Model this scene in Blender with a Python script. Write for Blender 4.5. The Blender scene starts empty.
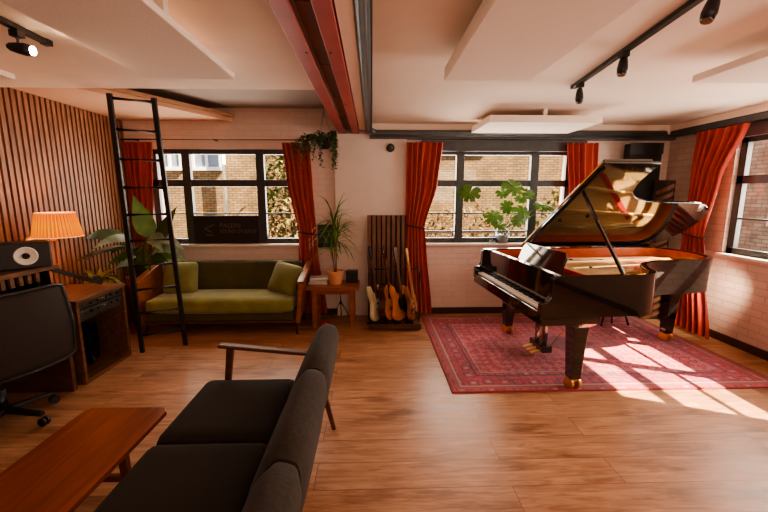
import bpy, bmesh, math, random
from mathutils import Vector, Matrix, Euler
random.seed(7)
scn = bpy.context.scene
COL = scn.collection
PI = math.pi
R = math.radians

# ------------------------------------------------------------------ materials
def nodemat(name):
    m = bpy.data.materials.new(name); m.use_nodes = True
    nt = m.node_tree; b = nt.nodes['Principled BSDF']
    return m, nt, b
def N(nt, t, **k):
    n = nt.nodes.new(t)
    for a, v in k.items(): setattr(n, a, v)
    return n
def L(nt, a, b): nt.links.new(a, b)
def ramp(nt, stops, interp='LINEAR'):
    r = N(nt, 'ShaderNodeValToRGB'); cr = r.color_ramp; cr.interpolation = interp
    while len(cr.elements) < len(stops): cr.elements.new(0.5)
    for e, (p, c) in zip(cr.elements, stops): e.position = p; e.color = (*c, 1)
    return r
def mat(name, c, rough=.6, metal=0., var=.12, scale=12., bump=0., stretch=None, spec=.5, coat=0., emit=None, sheen=0., sub=None):
    m, nt, b = nodemat(name)
    tc = N(nt, 'ShaderNodeTexCoord'); mp = N(nt, 'ShaderNodeMapping')
    if stretch: mp.inputs['Scale'].default_value = stretch
    L(nt, tc.outputs['Object'], mp.inputs[0])
    nz = N(nt, 'ShaderNodeTexNoise'); nz.inputs['Scale'].default_value = scale; nz.inputs['Detail'].default_value = 5
    L(nt, mp.outputs[0], nz.inputs['Vector'])
    lo = tuple(max(0, x*(1-var)) for x in c); hi = tuple(min(1, x*(1+var)) for x in c)
    r = ramp(nt, [(.3, lo), (.7, hi)]); L(nt, nz.outputs['Fac'], r.inputs[0])
    L(nt, r.outputs[0], b.inputs['Base Color'])
    b.inputs['Roughness'].default_value = rough; b.inputs['Metallic'].default_value = metal
    b.inputs['Specular IOR Level'].default_value = spec
    b.inputs['Coat Weight'].default_value = coat; b.inputs['Coat Roughness'].default_value = .03
    if sheen: b.inputs['Sheen Weight'].default_value = sheen
    if sub: b.inputs['Transmission Weight'].default_value = sub
    if emit:
        b.inputs['Emission Color'].default_value = (*emit[0], 1); b.inputs['Emission Strength'].default_value = emit[1]
    if bump:
        bp = N(nt, 'ShaderNodeBump'); bp.inputs['Strength'].default_value = bump; bp.inputs['Distance'].default_value = .01
        L(nt, nz.outputs['Fac'], bp.inputs['Height']); L(nt, bp.outputs[0], b.inputs['Normal'])
    return m
def woodmat(name, c1, c2, axis='X', rough=.4, scale=3., coat=0.):
    st = {'X': (1, 9, 9), 'Y': (9, 1, 9), 'Z': (9, 9, 1)}[axis]
    m, nt, b = nodemat(name)
    tc = N(nt, 'ShaderNodeTexCoord'); mp = N(nt, 'ShaderNodeMapping'); mp.inputs['Scale'].default_value = st
    L(nt, tc.outputs['Object'], mp.inputs[0])
    nz = N(nt, 'ShaderNodeTexNoise'); nz.inputs['Scale'].default_value = scale; nz.inputs['Detail'].default_value = 8; nz.inputs['Distortion'].default_value = .8
    L(nt, mp.outputs[0], nz.inputs['Vector'])
    r = ramp(nt, [(.3, c1), (.65, c2)]); L(nt, nz.outputs['Fac'], r.inputs[0]); L(nt, r.outputs[0], b.inputs['Base Color'])
    b.inputs['Roughness'].default_value = rough; b.inputs['Coat Weight'].default_value = coat
    return m

def brickmat(name, c1, c2, cm, bw=.22, bh=.075, mortar=.008, plane='XZ', rough=.6, bump=.35, offset=(0, 0), noise=.35):
    m, nt, b = nodemat(name)
    tc = N(nt, 'ShaderNodeTexCoord'); sp = N(nt, 'ShaderNodeSeparateXYZ'); cb = N(nt, 'ShaderNodeCombineXYZ')
    L(nt, tc.outputs['Object'], sp.inputs[0])
    L(nt, sp.outputs[plane[0]], cb.inputs[0]); L(nt, sp.outputs[plane[1]], cb.inputs[1])
    bt = N(nt, 'ShaderNodeTexBrick'); bt.inputs['Scale'].default_value = 1
    bt.inputs['Brick Width'].default_value = bw; bt.inputs['Row Height'].default_value = bh
    bt.inputs['Mortar Size'].default_value = mortar; bt.inputs['Mortar Smooth'].default_value = .3
    bt.inputs['Color1'].default_value = (*c1, 1); bt.inputs['Color2'].default_value = (*c2, 1); bt.inputs['Mortar'].default_value = (*cm, 1)
    L(nt, cb.outputs[0], bt.inputs['Vector'])
    nz = N(nt, 'ShaderNodeTexNoise'); nz.inputs['Scale'].default_value = 3.; nz.inputs['Detail'].default_value = 8
    L(nt, tc.outputs['Object'], nz.inputs['Vector'])
    rr = ramp(nt, [(.3, (1-noise,)*3), (.7, (1, 1, 1))]); L(nt, nz.outputs['Fac'], rr.inputs[0])
    mx = N(nt, 'ShaderNodeMixRGB', blend_type='MULTIPLY'); mx.inputs[0].default_value = 1
    L(nt, bt.outputs['Color'], mx.inputs[1]); L(nt, rr.outputs[0], mx.inputs[2]); L(nt, mx.outputs[0], b.inputs['Base Color'])
    bp = N(nt, 'ShaderNodeBump'); bp.inputs['Strength'].default_value = bump; bp.inputs['Distance'].default_value = .006; bp.invert = True
    L(nt, bt.outputs['Fac'], bp.inputs['Height'])
    n2 = N(nt, 'ShaderNodeTexNoise'); n2.inputs['Scale'].default_value = 40
    L(nt, tc.outputs['Object'], n2.inputs['Vector'])
    bp2 = N(nt, 'ShaderNodeBump'); bp2.inputs['Strength'].default_value = .25; bp2.inputs['Distance'].default_value = .004
    L(nt, n2.outputs['Fac'], bp2.inputs['Height']); L(nt, bp.outputs[0], bp2.inputs['Normal'])
    L(nt, bp2.outputs[0], b.inputs['Normal'])
    b.inputs['Roughness'].default_value = rough
    return m

def floormat():
    m, nt, b = nodemat('oak_planks')
    tc = N(nt, 'ShaderNodeTexCoord'); mp = N(nt, 'ShaderNodeMapping'); mp.inputs['Location'].default_value = (.33, .075, 0)
    L(nt, tc.outputs['Object'], mp.inputs[0])
    bt = N(nt, 'ShaderNodeTexBrick'); bt.inputs['Scale'].default_value = 1; bt.offset = .37; bt.offset_frequency = 2
    bt.inputs['Brick Width'].default_value = 1.75; bt.inputs['Row Height'].default_value = .212
    bt.inputs['Mortar Size'].default_value = .0022; bt.inputs['Mortar Smooth'].default_value = .1
    bt.inputs['Color1'].default_value = (0, 0, 0, 1); bt.inputs['Color2'].default_value = (1, 1, 1, 1); bt.inputs['Mortar'].default_value = (.5, .5, .5, 1)
    L(nt, mp.outputs[0], bt.inputs['Vector'])
    # grain stretched along X, shifted per plank
    sc = N(nt, 'ShaderNodeVectorMath', operation='SCALE'); sc.inputs['Scale'].default_value = 7.3
    L(nt, bt.outputs['Color'], sc.inputs[0])
    ad = N(nt, 'ShaderNodeVectorMath', operation='ADD'); L(nt, tc.outputs['Object'], ad.inputs[0]); L(nt, sc.outputs[0], ad.inputs[1])
    m2 = N(nt, 'ShaderNodeMapping'); m2.inputs['Scale'].default_value = (1.6, 15, 1); L(nt, ad.outputs[0], m2.inputs[0])
    nz = N(nt, 'ShaderNodeTexNoise'); nz.inputs['Scale'].default_value = 1.6; nz.inputs['Detail'].default_value = 9; nz.inputs['Roughness'].default_value = .65; nz.inputs['Distortion'].default_value = 1.1
    L(nt, m2.outputs[0], nz.inputs['Vector'])
    r = ramp(nt, [(.28, (.27, .115, .060)), (.45, (.47, .235, .130)), (.6, (.61, .34, .20)), (.78, (.74, .455, .285))])
    L(nt, nz.outputs['Fac'], r.inputs[0])
    # broad patches / knots
    m3 = N(nt, 'ShaderNodeMapping'); m3.inputs['Scale'].default_value = (1.3, 4, 1); L(nt, ad.outputs[0], m3.inputs[0])
    n3 = N(nt, 'ShaderNodeTexNoise'); n3.inputs['Scale'].default_value = 1.9; n3.inputs['Detail'].default_value = 4
    L(nt, m3.outputs[0], n3.inputs['Vector'])
    r3 = ramp(nt, [(.3, (.52, .47, .43)), (.42, (.88, .86, .85)), (.6, (1, 1, 1))]); L(nt, n3.outputs['Fac'], r3.inputs[0])
    mx = N(nt, 'ShaderNodeMixRGB', blend_type='MULTIPLY'); mx.inputs[0].default_value = .9
    L(nt, r.outputs[0], mx.inputs[1]); L(nt, r3.outputs[0], mx.inputs[2])
    rp = ramp(nt, [(0, (.84, .82, .80)), (1, (1.0, 1.0, 1.0))]); L(nt, bt.outputs['Color'], rp.inputs[0])
    mx2 = N(nt, 'ShaderNodeMixRGB', blend_type='MULTIPLY'); mx2.inputs[0].default_value = 1
    L(nt, mx.outputs[0], mx2.inputs[1]); L(nt, rp.outputs[0], mx2.inputs[2])
    mx3 = N(nt, 'ShaderNodeMixRGB', blend_type='MIX'); mx3.inputs[2].default_value = (.13, .05, .02, 1)
    ml = N(nt, 'ShaderNodeMath', operation='MULTIPLY'); ml.inputs[1].default_value = .75
    L(nt, bt.outputs['Fac'], ml.inputs[0]); L(nt, ml.outputs[0], mx3.inputs[0]); L(nt, mx2.outputs[0], mx3.inputs[1])
    L(nt, mx3.outputs[0], b.inputs['Base Color'])
    rr = ramp(nt, [(.3, (.30,)*3), (.7, (.44,)*3)]); L(nt, nz.outputs['Fac'], rr.inputs[0]); L(nt, rr.outputs[0], b.inputs['Roughness'])
    bp = N(nt, 'ShaderNodeBump'); bp.inputs['Strength'].default_value = .08; bp.inputs['Distance'].default_value = .003
    L(nt, nz.outputs['Fac'], bp.inputs['Height']); L(nt, bp.outputs[0], b.inputs['Normal'])
    return m

def rugmat(hx, hy):
    m, nt, b = nodemat('red_persian_weave')
    tc = N(nt, 'ShaderNodeTexCoord'); sp = N(nt, 'ShaderNodeSeparateXYZ'); L(nt, tc.outputs['Object'], sp.inputs[0])
    def M(op, a, c=None, **k):
        n = N(nt, 'ShaderNodeMath', operation=op)
        for i, v in enumerate((a, c)):
            if v is None: continue
            if isinstance(v, (int, float)): n.inputs[i].default_value = v
            else: L(nt, v, n.inputs[i])
        return n.outputs[0]
    ax = M('ABSOLUTE', sp.outputs[0]); ay = M('ABSOLUTE', sp.outputs[1])
    d = M('MINIMUM', M('SUBTRACT', hx, ax), M('SUBTRACT', hy, ay))      # distance to the edge
    # field pattern: small motifs
    vo = N(nt, 'ShaderNodeTexVoronoi', feature='F1', distance='MANHATTAN'); vo.inputs['Scale'].default_value = 11; vo.inputs['Randomness'].default_value = .35
    cb = N(nt, 'ShaderNodeCombineXYZ'); L(nt, ax, cb.inputs[0]); L(nt, ay, cb.inputs[1]); L(nt, cb.outputs[0], vo.inputs['Vector'])
    v2 = N(nt, 'ShaderNodeTexVoronoi', feature='F1', distance='EUCLIDEAN'); v2.inputs['Scale'].default_value = 26; L(nt, cb.outputs[0], v2.inputs['Vector'])
    nz = N(nt, 'ShaderNodeTexNoise'); nz.inputs['Scale'].default_value = 2.2; nz.inputs['Detail'].default_value = 6; L(nt, tc.outputs['Object'], nz.inputs['Vector'])
    f1 = ramp(nt, [(0, (.50, .33, .34)), (.10, (.05, .03, .09)), (.2, (.74, .07, .09)), (.42, (.62, .04, .06)), (.55, (.16, .05, .11)), (.66, (.78, .20, .22))], 'CONSTANT')
    L(nt, M('MULTIPLY', vo.outputs['Distance'], 1.0), f1.inputs[0])
    f2 = ramp(nt, [(0, (.78, .55, .52)), (.14, (.74, .14, .16)), (.38, (.62, .05, .07)), (.5, (.16, .05, .10))], 'LINEAR'); L(nt, v2.outputs['Distance'], f2.inputs[0])
    field = N(nt, 'ShaderNodeMixRGB'); field.inputs[0].default_value = .38; L(nt, f1.outputs[0], field.inputs[1]); L(nt, f2.outputs[0], field.inputs[2])
    # border pattern
    v3 = N(nt, 'ShaderNodeTexVoronoi', feature='F1', distance='CHEBYCHEV'); v3.inputs['Scale'].default_value = 7.5; v3.inputs['Randomness'].default_value = .2; L(nt, cb.outputs[0], v3.inputs['Vector'])
    f3 = ramp(nt, [(0, (.55, .42, .45)), (.12, (.70, .10, .11)), (.24, (.15, .06, .14)), (.36, (.62, .07, .09)), (.6, (.68, .28, .28))], 'CONSTANT'); L(nt, v3.outputs['Distance'], f3.inputs[0])
    bmix = N(nt, 'ShaderNodeMixRGB'); bmix.inputs[0].default_value = .35; L(nt, f3.outputs[0], bmix.inputs[1]); L(nt, f2.outputs[0], bmix.inputs[2])
    def band(lo, hi): return M('MULTIPLY', M('GREATER_THAN', d, lo), M('LESS_THAN', d, hi))
    def over(prev, fac, col):
        x = N(nt, 'ShaderNodeMixRGB'); L(nt, fac, x.inputs[0]); L(nt, prev, x.inputs[1])
        if isinstance(col, tuple): x.inputs[2].default_value = (*col, 1)
        else: L(nt, col, x.inputs[2])
        return x.outputs[0]
    # medallion
    dm = M('ADD', M('MULTIPLY', ax, 1.0), M('MULTIPLY', ay, 1.5))
    c = field.outputs[0]
    c = over(c, M('MULTIPLY', M('LESS_THAN', dm, .75), .45), (.66, .22, .24))
    c = over(c, M('MULTIPLY', M('LESS_THAN', dm, .34), .6), (.12, .03, .09))
    c = over(c, band(.0, .34), bmix.outputs[0])
    c = over(c, band(.33, .342), (.50, .32, .30)); c = over(c, band(.27, .285), (.08, .03, .08))
    c = over(c, band(.09, .105), (.55, .36, .32)); c = over(c, band(.055, .09), (.40, .10, .11)); c = over(c, band(0, .02), (.30, .02, .03))
    rr = ramp(nt, [(.3, (.62, .6, .62)), (.7, (1, 1, 1))]); L(nt, nz.outputs['Fac'], rr.inputs[0])
    mx = N(nt, 'ShaderNodeMixRGB', blend_type='MULTIPLY'); mx.inputs[0].default_value = 1; L(nt, c, mx.inputs[1]); L(nt, rr.outputs[0], mx.inputs[2])
    L(nt, mx.outputs[0], b.inputs['Base Color']); b.inputs['Roughness'].default_value = .92; b.inputs['Sheen Weight'].default_value = .25
    n4 = N(nt, 'ShaderNodeTexNoise'); n4.inputs['Scale'].default_value = 120; L(nt, tc.outputs['Object'], n4.inputs['Vector'])
    bp = N(nt, 'ShaderNodeBump'); bp.inputs['Strength'].default_value = .4; bp.inputs['Distance'].default_value = .004
    L(nt, n4.outputs['Fac'], bp.inputs['Height']); L(nt, bp.outputs[0], b.inputs['Normal'])
    return m

def glassmat(name='window_glass', fac=.07, tint=(1, 1, 1)):
    m = bpy.data.materials.new(name); m.use_nodes = True; nt = m.node_tree; nt.nodes.clear()
    o = N(nt, 'ShaderNodeOutputMaterial'); t = N(nt, 'ShaderNodeBsdfTransparent'); g = N(nt, 'ShaderNodeBsdfGlossy'); x = N(nt, 'ShaderNodeMixShader')
    t.inputs[0].default_value = (*tint, 1); g.inputs['Roughness'].default_value = .02
    nz = N(nt, 'ShaderNodeTexNoise'); nz.inputs['Scale'].default_value = 2
    mr = N(nt, 'ShaderNodeMapRange'); mr.inputs['To Min'].default_value = fac*.8; mr.inputs['To Max'].default_value = fac*1.2
    L(nt, nz.outputs['Fac'], mr.inputs[0]); L(nt, mr.outputs[0], x.inputs[0])
    L(nt, t.outputs[0], x.inputs[1]); L(nt, g.outputs[0], x.inputs[2]); L(nt, x.outputs[0], o.inputs[0])
    return m

M_ = {}
M_['plaster'] = mat('warm_white_plaster', (.90, .72, .60), .8, var=.03, scale=3, bump=.05)
M_['panelwhite'] = mat('white_acoustic_fabric', (.88, .73, .63), .85, var=.02, scale=60, bump=.1)
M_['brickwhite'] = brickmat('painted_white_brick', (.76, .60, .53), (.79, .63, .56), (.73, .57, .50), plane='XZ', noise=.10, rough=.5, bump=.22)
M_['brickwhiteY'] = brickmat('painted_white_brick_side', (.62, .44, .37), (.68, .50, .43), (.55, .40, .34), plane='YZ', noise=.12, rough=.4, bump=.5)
M_['yellowbrick'] = brickmat('yellow_stock_brick', (.21, .135, .062), (.33, .22, .105), (.08, .055, .035), bw=.18, bh=.058, mortar=.009, plane='XZ', noise=.5, rough=.9)
M_['palebrick'] = brickmat('pale_weathered_brick', (.58, .42, .33), (.75, .62, .52), (.42, .34, .29), bw=.26, bh=.09, mortar=.014, plane='YZ', noise=.5, rough=.9)
M_['floor'] = floormat()
M_['black'] = mat('black_gloss_lacquer', (.010, .009, .009), .07, var=.05, spec=.7, coat=1.)
M_['blackmatt'] = mat('black_painted_metal', (.022, .021, .023), .45, var=.2, spec=.4)
M_['steelframe'] = mat('dark_grey_window_steel', (.045, .048, .052), .4, var=.15)
M_['pipe'] = mat('grey_black_pipe', (.075, .074, .078), .4, var=.15)
M_['redsteel'] = mat('red_oxide_steel', (.40, .055, .045), .5, var=.12, scale=5, bump=.1)
M_['brownboard'] = mat('brown_timber_filler', (.20, .07, .03), .7, var=.3, scale=6, stretch=(1, .3, 1))
M_['slat'] = woodmat('oak_slat', (.20, .085, .045), (.36, .165, .09), 'Z', .5)
M_['felt'] = mat('black_felt', (.008, .006, .005), 1., spec=.1)
M_['curtain'] = mat('rust_red_velvet', (.37, .028, .009), .75, var=.25, scale=4, stretch=(8, 8, .6), sheen=.4)
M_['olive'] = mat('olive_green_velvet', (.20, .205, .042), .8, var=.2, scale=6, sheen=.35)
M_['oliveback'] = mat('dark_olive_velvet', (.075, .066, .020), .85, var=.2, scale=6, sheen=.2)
M_['olivelight'] = mat('light_green_velvet', (.19, .19, .055), .8, var=.2, scale=6, sheen=.35)
M_['teak'] = woodmat('reddish_teak', (.20, .055, .018), (.36, .12, .042), 'X', .35)
M_['teakY'] = woodmat('reddish_brown_teak', (.17, .036, .012), (.30, .075, .026), 'Y', .32, scale=2.)
M_['darkteak'] = woodmat('dark_walnut', (.06, .022, .010), (.13, .048, .022), 'X', .55)
M_['oakcab'] = woodmat('warm_oak', (.085, .038, .020), (.21, .095, .048), 'Y', .4)
M_['char'] = mat('charcoal_brown_upholstery', (.022, .017, .012), .95, var=.18, scale=90, bump=.15, sheen=.0)
M_['charback'] = mat('charcoal_rib_upholstery', (.038, .029, .022), .95, var=.22, scale=70, bump=.2, stretch=(1, 1, .1), sheen=.02)
M_['gold'] = mat('gold_iron_plate', (.95, .62, .26), .30, metal=.7, var=.1)
M_['sound'] = woodmat('spruce_soundboard', (.72, .40, .14), (.90, .58, .24), 'X', .35)
M_['innerrim'] = mat('red_mahogany', (.36, .055, .018), .25, var=.15, coat=.5)
M_['redfelt'] = mat('red_felt', (.55, .02, .02), .9)
M_['string'] = mat('steel_string', (.75, .68, .58), .25, metal=1)
M_['ivory'] = mat('ivory_white', (.85, .80, .72), .2, var=.02)
M_['brass'] = mat('polished_brass', (.85, .50, .16), .38, metal=1, var=.1)
M_['chrome'] = mat('chrome', (.7, .7, .7), .15, metal=1, var=.03)
M_['leaf'] = mat('green_leaf', (.10, .21, .025), .4, var=.35, scale=8)
M_['leafdark'] = mat('dark_green_leaf', (.055, .095, .03), .5, var=.35, scale=8)
M_['leafsilver'] = mat('silvery_leaf', (.22, .30, .20), .3, var=.35, scale=8)
M_['leafbright'] = mat('bright_green_leaf', (.075, .19, .02), .4, var=.3, scale=8)
M_['stem'] = mat('green_stem', (.16, .17, .05), .5)
M_['bark'] = mat('tan_bark', (.24, .14, .07), .8, bump=.3)
M_['terra'] = mat('terracotta', (.68, .33, .19), .7, var=.12)
M_['soil'] = mat('dark_soil', (.03, .02, .012), 1, scale=40, bump=.5)
M_['sillwhite'] = mat('cream_sill_paint', (.80, .72, .64), .45, var=.04)
M_['skirt'] = mat('dark_brown_skirting', (.055, .024, .016), .45)
M_['board'] = woodmat('walnut_board', (.095, .040, .022), (.20, .09, .048), 'Z', .5)
M_['boardd'] = mat('dark_groove', (.03, .014, .009), .8)
M_['cream'] = mat('cream_guitar_lacquer', (.72, .66, .42), .2, coat=.6, var=.05)
M_['amber'] = mat('amber_guitar_lacquer', (.66, .25, .06), .2, coat=.7, var=.2, scale=4)
M_['burst'] = mat('tobacco_guitar_lacquer', (.30, .10, .04), .2, coat=.7, var=.5, scale=5)
M_['mahog'] = mat('dark_mahogany_lacquer', (.07, .018, .010), .2, coat=.6)
M_['maple'] = mat('maple_neck', (.55, .28, .11), .3, var=.15)
M_['rosewood'] = mat('rosewood', (.09, .045, .028), .4)
M_['plasticblack'] = mat('black_plastic', (.014, .013, .013), .45)
M_['mesh'] = mat('dark_chair_mesh', (.026, .016, .012), .8, var=.1, scale=120, bump=.2)
M_['pot'] = mat('brown_clay', (.30, .12, .05), .7)
M_['acfoam'] = mat('black_acoustic_fabric', (.022, .020, .020), .95, var=.2, scale=50)
M_['paper'] = mat('paper', (.70, .62, .56), .8)
M_['chalkboard'] = mat('black_sign_panel', (.016, .011, .010), .5)
M_['signtext'] = mat('faded_white_lettering', (.13, .10, .09), .6)
M_['art'] = mat('dark_green_print', (.03, .035, .03), .3, var=.6, scale=9)
M_['pipewhite'] = mat('white_drainpipe_paint', (.85, .86, .88), .5)
M_['greyglass'] = mat('grey_blue_window_glass', (.22, .27, .33), .15, var=.3, scale=3)
M_['ground'] = mat('grey_paving', (.30, .27, .23), .9)
M_['bushy'] = mat('autumn_foliage', (.085, .12, .025), .7, var=.6, scale=3)
M_['bushy2'] = mat('russet_foliage', (.15, .10, .045), .7, var=.6, scale=3)
M_['whiteplastic'] = mat('white_plastic', (.8, .77, .72), .4)
M_['rackface'] = mat('black_rack_face', (.045, .038, .034), .35, var=.3, scale=30)
M_['spot'] = mat('lit_spot_lens', (1, .9, .75), .3, emit=((1, .82, .58), 28))
glass = glassmat()
vase = glassmat('clear_vase_glass', .22, (.80, .84, .88))

# lampshade: translucent pleated fabric lit from inside
m, nt, b = nodemat('pleated_orange_fabric')
tc = N(nt, 'ShaderNodeTexCoord'); sp = N(nt, 'ShaderNodeSeparateXYZ'); L(nt, tc.outputs['Object'], sp.inputs[0])
mr = N(nt, 'ShaderNodeMapRange'); mr.inputs['From Min'].default_value = .0; mr.inputs['From Max'].default_value = .22; L(nt, sp.outputs[2], mr.inputs[0])
r0 = ramp(nt, [(0, (1, .22, .0)), (.45, (1, .34, .006)), (.9, (1, .20, .0)), (1, (1, .45, .10))]); L(nt, mr.outputs[0], r0.inputs[0])
at_ = N(nt, 'ShaderNodeMath', operation='ARCTAN2'); L(nt, sp.outputs[1], at_.inputs[0]); L(nt, sp.outputs[0], at_.inputs[1])
ml_ = N(nt, 'ShaderNodeMath', operation='MULTIPLY'); ml_.inputs[1].default_value = 40; L(nt, at_.outputs[0], ml_.inputs[0])
sn_ = N(nt, 'ShaderNodeMath', operation='SINE'); L(nt, ml_.outputs[0], sn_.inputs[0])
rs_ = ramp(nt, [(0, (.42, .36, .3)), (1, (1, 1, 1))]); m1_ = N(nt, 'ShaderNodeMapRange'); m1_.inputs['From Min'].default_value = -1; L(nt, sn_.outputs[0], m1_.inputs[0]); L(nt, m1_.outputs[0], rs_.inputs[0])
r = N(nt, 'ShaderNodeMixRGB', blend_type='MULTIPLY'); r.inputs[0].default_value = 1; L(nt, r0.outputs[0], r.inputs[1]); L(nt, rs_.outputs[0], r.inputs[2])
b.inputs['Base Color'].default_value = (.45, .07, .0, 1); L(nt, r.outputs[0], b.inputs['Emission Color'])
b.inputs['Emission Strength'].default_value = .95; b.inputs['Roughness'].default_value = .8
M_['shade'] = m

# ------------------------------------------------------------------ mesh builder
def frame_from(d):
    d = Vector(d).normalized(); up = Vector((0, 0, 1)) if abs(d.z) < .95 else Vector((1, 0, 0))
    x = d.cross(up).normalized(); y = x.cross(d).normalized()
    return x, y, d
class MB:
    def __init__(s, M=None): s.v = []; s.f = []; s.M = M or Matrix.Identity(4)
    def add(s, vs, fs):
        o = len(s.v); s.v += [s.M @ Vector(v) for v in vs]; s.f += [tuple(i+o for i in f) for f in fs]; return s
    def box(s, a, b, rot=None, c=None):
        x0, y0, z0 = a; x1, y1, z1 = b
        x0, x1 = min(x0, x1), max(x0, x1); y0, y1 = min(y0, y1), max(y0, y1); z0, z1 = min(z0, z1), max(z0, z1)
        vs = [Vector(p) for p in ((x0,y0,z0),(x1,y0,z0),(x1,y1,z0),(x0,y1,z0),(x0,y0,z1),(x1,y0,z1),(x1,y1,z1),(x0,y1,z1))]
        if rot is not None:
            c = Vector(c) if c else Vector(((x0+x1)/2, (y0+y1)/2, (z0+z1)/2)); m = Euler(rot).to_matrix()
            vs = [m @ (v-c) + c for v in vs]
        return s.add(vs, [(3,2,1,0),(4,5,6,7),(0,1,5,4),(1,2,6,5),(2,3,7,6),(3,0,4,7)])
    def hexa(s, q0, q1):   # two quads (bottom, top) of 4 points
        return s.add(list(q0)+list(q1), [(3,2,1,0),(4,5,6,7),(0,1,5,4),(1,2,6,5),(2,3,7,6),(3,0,4,7)])
    def bar(s, p, q, w, h, w2=None, h2=None, up=None):     # rectangular tapered bar
        p, q = Vector(p), Vector(q); x, y, d = frame_from(q-p)
        if up is not None:
            x = d.cross(Vector(up)).normalized(); y = x.cross(d).normalized()
        w2 = w if w2 is None else w2; h2 = h if h2 is None else h2
        A = [p+x*(i*w/2)+y*(j*h/2) for i, j in ((-1,-1),(1,-1),(1,1),(-1,1))]
        B = [q+x*(i*w2/2)+y*(j*h2/2) for i, j in ((-1,-1),(1,-1),(1,1),(-1,1))]
        return s.hexa(A, B)
    def tube(s, pts, r, n=10, cap=True):
        pts = [Vector(p) for p in pts]; rs = r if isinstance(r, (list, tuple)) else [r]*len(pts)
        vs = []; fs = []; px = None
        for i, p in enumerate(pts):
            d = (pts[min(i+1, len(pts)-1)] - pts[max(i-1, 0)])
            x, y, dd = frame_from(d)
            if px is not None:
                x = (px - dd*px.dot(dd)).normalized(); y = dd.cross(x).normalized()
            px = x
            for k in range(n):
                a = 2*PI*k/n; vs.append(p + (x*math.cos(a)+y*math.sin(a))*rs[i])
        for i in range(len(pts)-1):
            for k in range(n):
                k2 = (k+1) % n; fs.append((i*n+k, i*n+k2, (i+1)*n+k2, (i+1)*n+k))
        if cap: fs.append(tuple(range(n))[::-1]); fs.append(tuple((len(pts)-1)*n+k for k in range(n)))
        return s.add(vs, fs)
    def lathe(s, prof, c=(0,0,0), n=24, sx=1, sy=1):
        vs = []; fs = []
        for (r, z) in prof:
            for k in range(n):
                a = 2*PI*k/n; vs.append((c[0]+r*sx*math.cos(a), c[1]+r*sy*math.sin(a), c[2]+z))
        for i in range(len(prof)-1):
            for k in range(n):
                k2 = (k+1) % n; fs.append((i*n+k, i*n+k2, (i+1)*n+k2, (i+1)*n+k))
        if prof[0][0] > 1e-5: fs.append(tuple(range(n))[::-1])
        if prof[-1][0] > 1e-5: fs.append(tuple((len(prof)-1)*n+k for k in range(n)))
        return s.add(vs, fs)
    def prism(s, pts, z0, z1):     # outline in XY, extruded in Z (local M decides where)
        n = len(pts)
        vs = [(x, y, z0) for x, y in pts] + [(x, y, z1) for x, y in pts]
        fs = [tuple(range(n))[::-1], tuple(range(n, 2*n))] + [(k, (k+1) % n, n+(k+1) % n, n+k) for k in range(n)]
        return s.add(vs, fs)
    def ring(s, pts, inner, z0, z1):   # wall between two outlines of equal count
        n = len(pts)
        vs = [(x, y, z0) for x, y in pts]+[(x, y, z1) for x, y in pts]+[(x, y, z0) for x, y in inner]+[(x, y, z1) for x, y in inner]
        fs = []
        for k in range(n):
            j = (k+1) % n
            fs += [(k, j, n+j, n+k), (n+k, n+j, 3*n+j, 3*n+k), (3*n+k, 3*n+j, 2*n+j, 2*n+k), (2*n+k, 2*n+j, j, k)]
        return s.add(vs, fs)
    def ball(s, c, r, n=12, m=8, sc=(1,1,1)):
        prof = []
        vs = []; fs = []
        for i in range(m+1):
            t = PI*i/m
            for k in range(n):
                a = 2*PI*k/n
                vs.append((c[0]+r*sc[0]*math.sin(t)*math.cos(a), c[1]+r*sc[1]*math.sin(t)*math.sin(a), c[2]-r*sc[2]*math.cos(t)))
        for i in range(m):
            for k in range(n):
                j = (k+1) % n; fs.append((i*n+k, i*n+j, (i+1)*n+j, (i+1)*n+k))
        return s.add(vs, fs)
    def build(s, name, material, parent=None, smooth=False, bevel=0, seg=2, subd=0, solid=0, clean=False, fixn=True):
        base = Vector((0, 0, 0))
        p = parent
        while p is not None: base += p.location; p = p.parent
        me = bpy.data.meshes.new(name)
        org = Vector((0, 0, 0))
        if parent is None and s.v:
            xs = [v.x for v in s.v]; ys = [v.y for v in s.v]; zs = [v.z for v in s.v]
            org = Vector(((min(xs)+max(xs))/2, (min(ys)+max(ys))/2, min(zs)))
        me.from_pydata([v-base-org for v in s.v], [], s.f); me.update()
        bm = bmesh.new(); bm.from_mesh(me)
        bmesh.ops.remove_doubles(bm, verts=bm.verts, dist=1e-5)
        if fixn: bmesh.ops.recalc_face_normals(bm, faces=bm.faces)
        bm.to_mesh(me); bm.free()
        if material: me.materials.append(material)
        o = bpy.data.objects.new(name, me); COL.objects.link(o)
        if parent is None: o.location = org
        o.parent = parent
        if bevel:
            md = o.modifiers.new('bevel', 'BEVEL'); md.width = bevel; md.segments = seg; md.limit_method = 'ANGLE'; md.angle_limit = R(40)
        if subd:
            md = o.modifiers.new('sub', 'SUBSURF'); md.levels = subd; md.render_levels = subd
        if solid:
            md = o.modifiers.new('sol', 'SOLIDIFY'); md.thickness = solid
        if smooth or subd: me.polygons.foreach_set('use_smooth', [True]*len(me.polygons))
        return o
def smooth_angle(o, a=40):
    me = o.data; me.polygons.foreach_set('use_smooth', [True]*len(me.polygons))
    bm = bmesh.new(); bm.from_mesh(me)
    for e in bm.edges:
        if len(e.link_faces) == 2 and e.calc_face_angle(0) > R(a): e.smooth = False
    bm.to_mesh(me); bm.free(); return o
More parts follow.
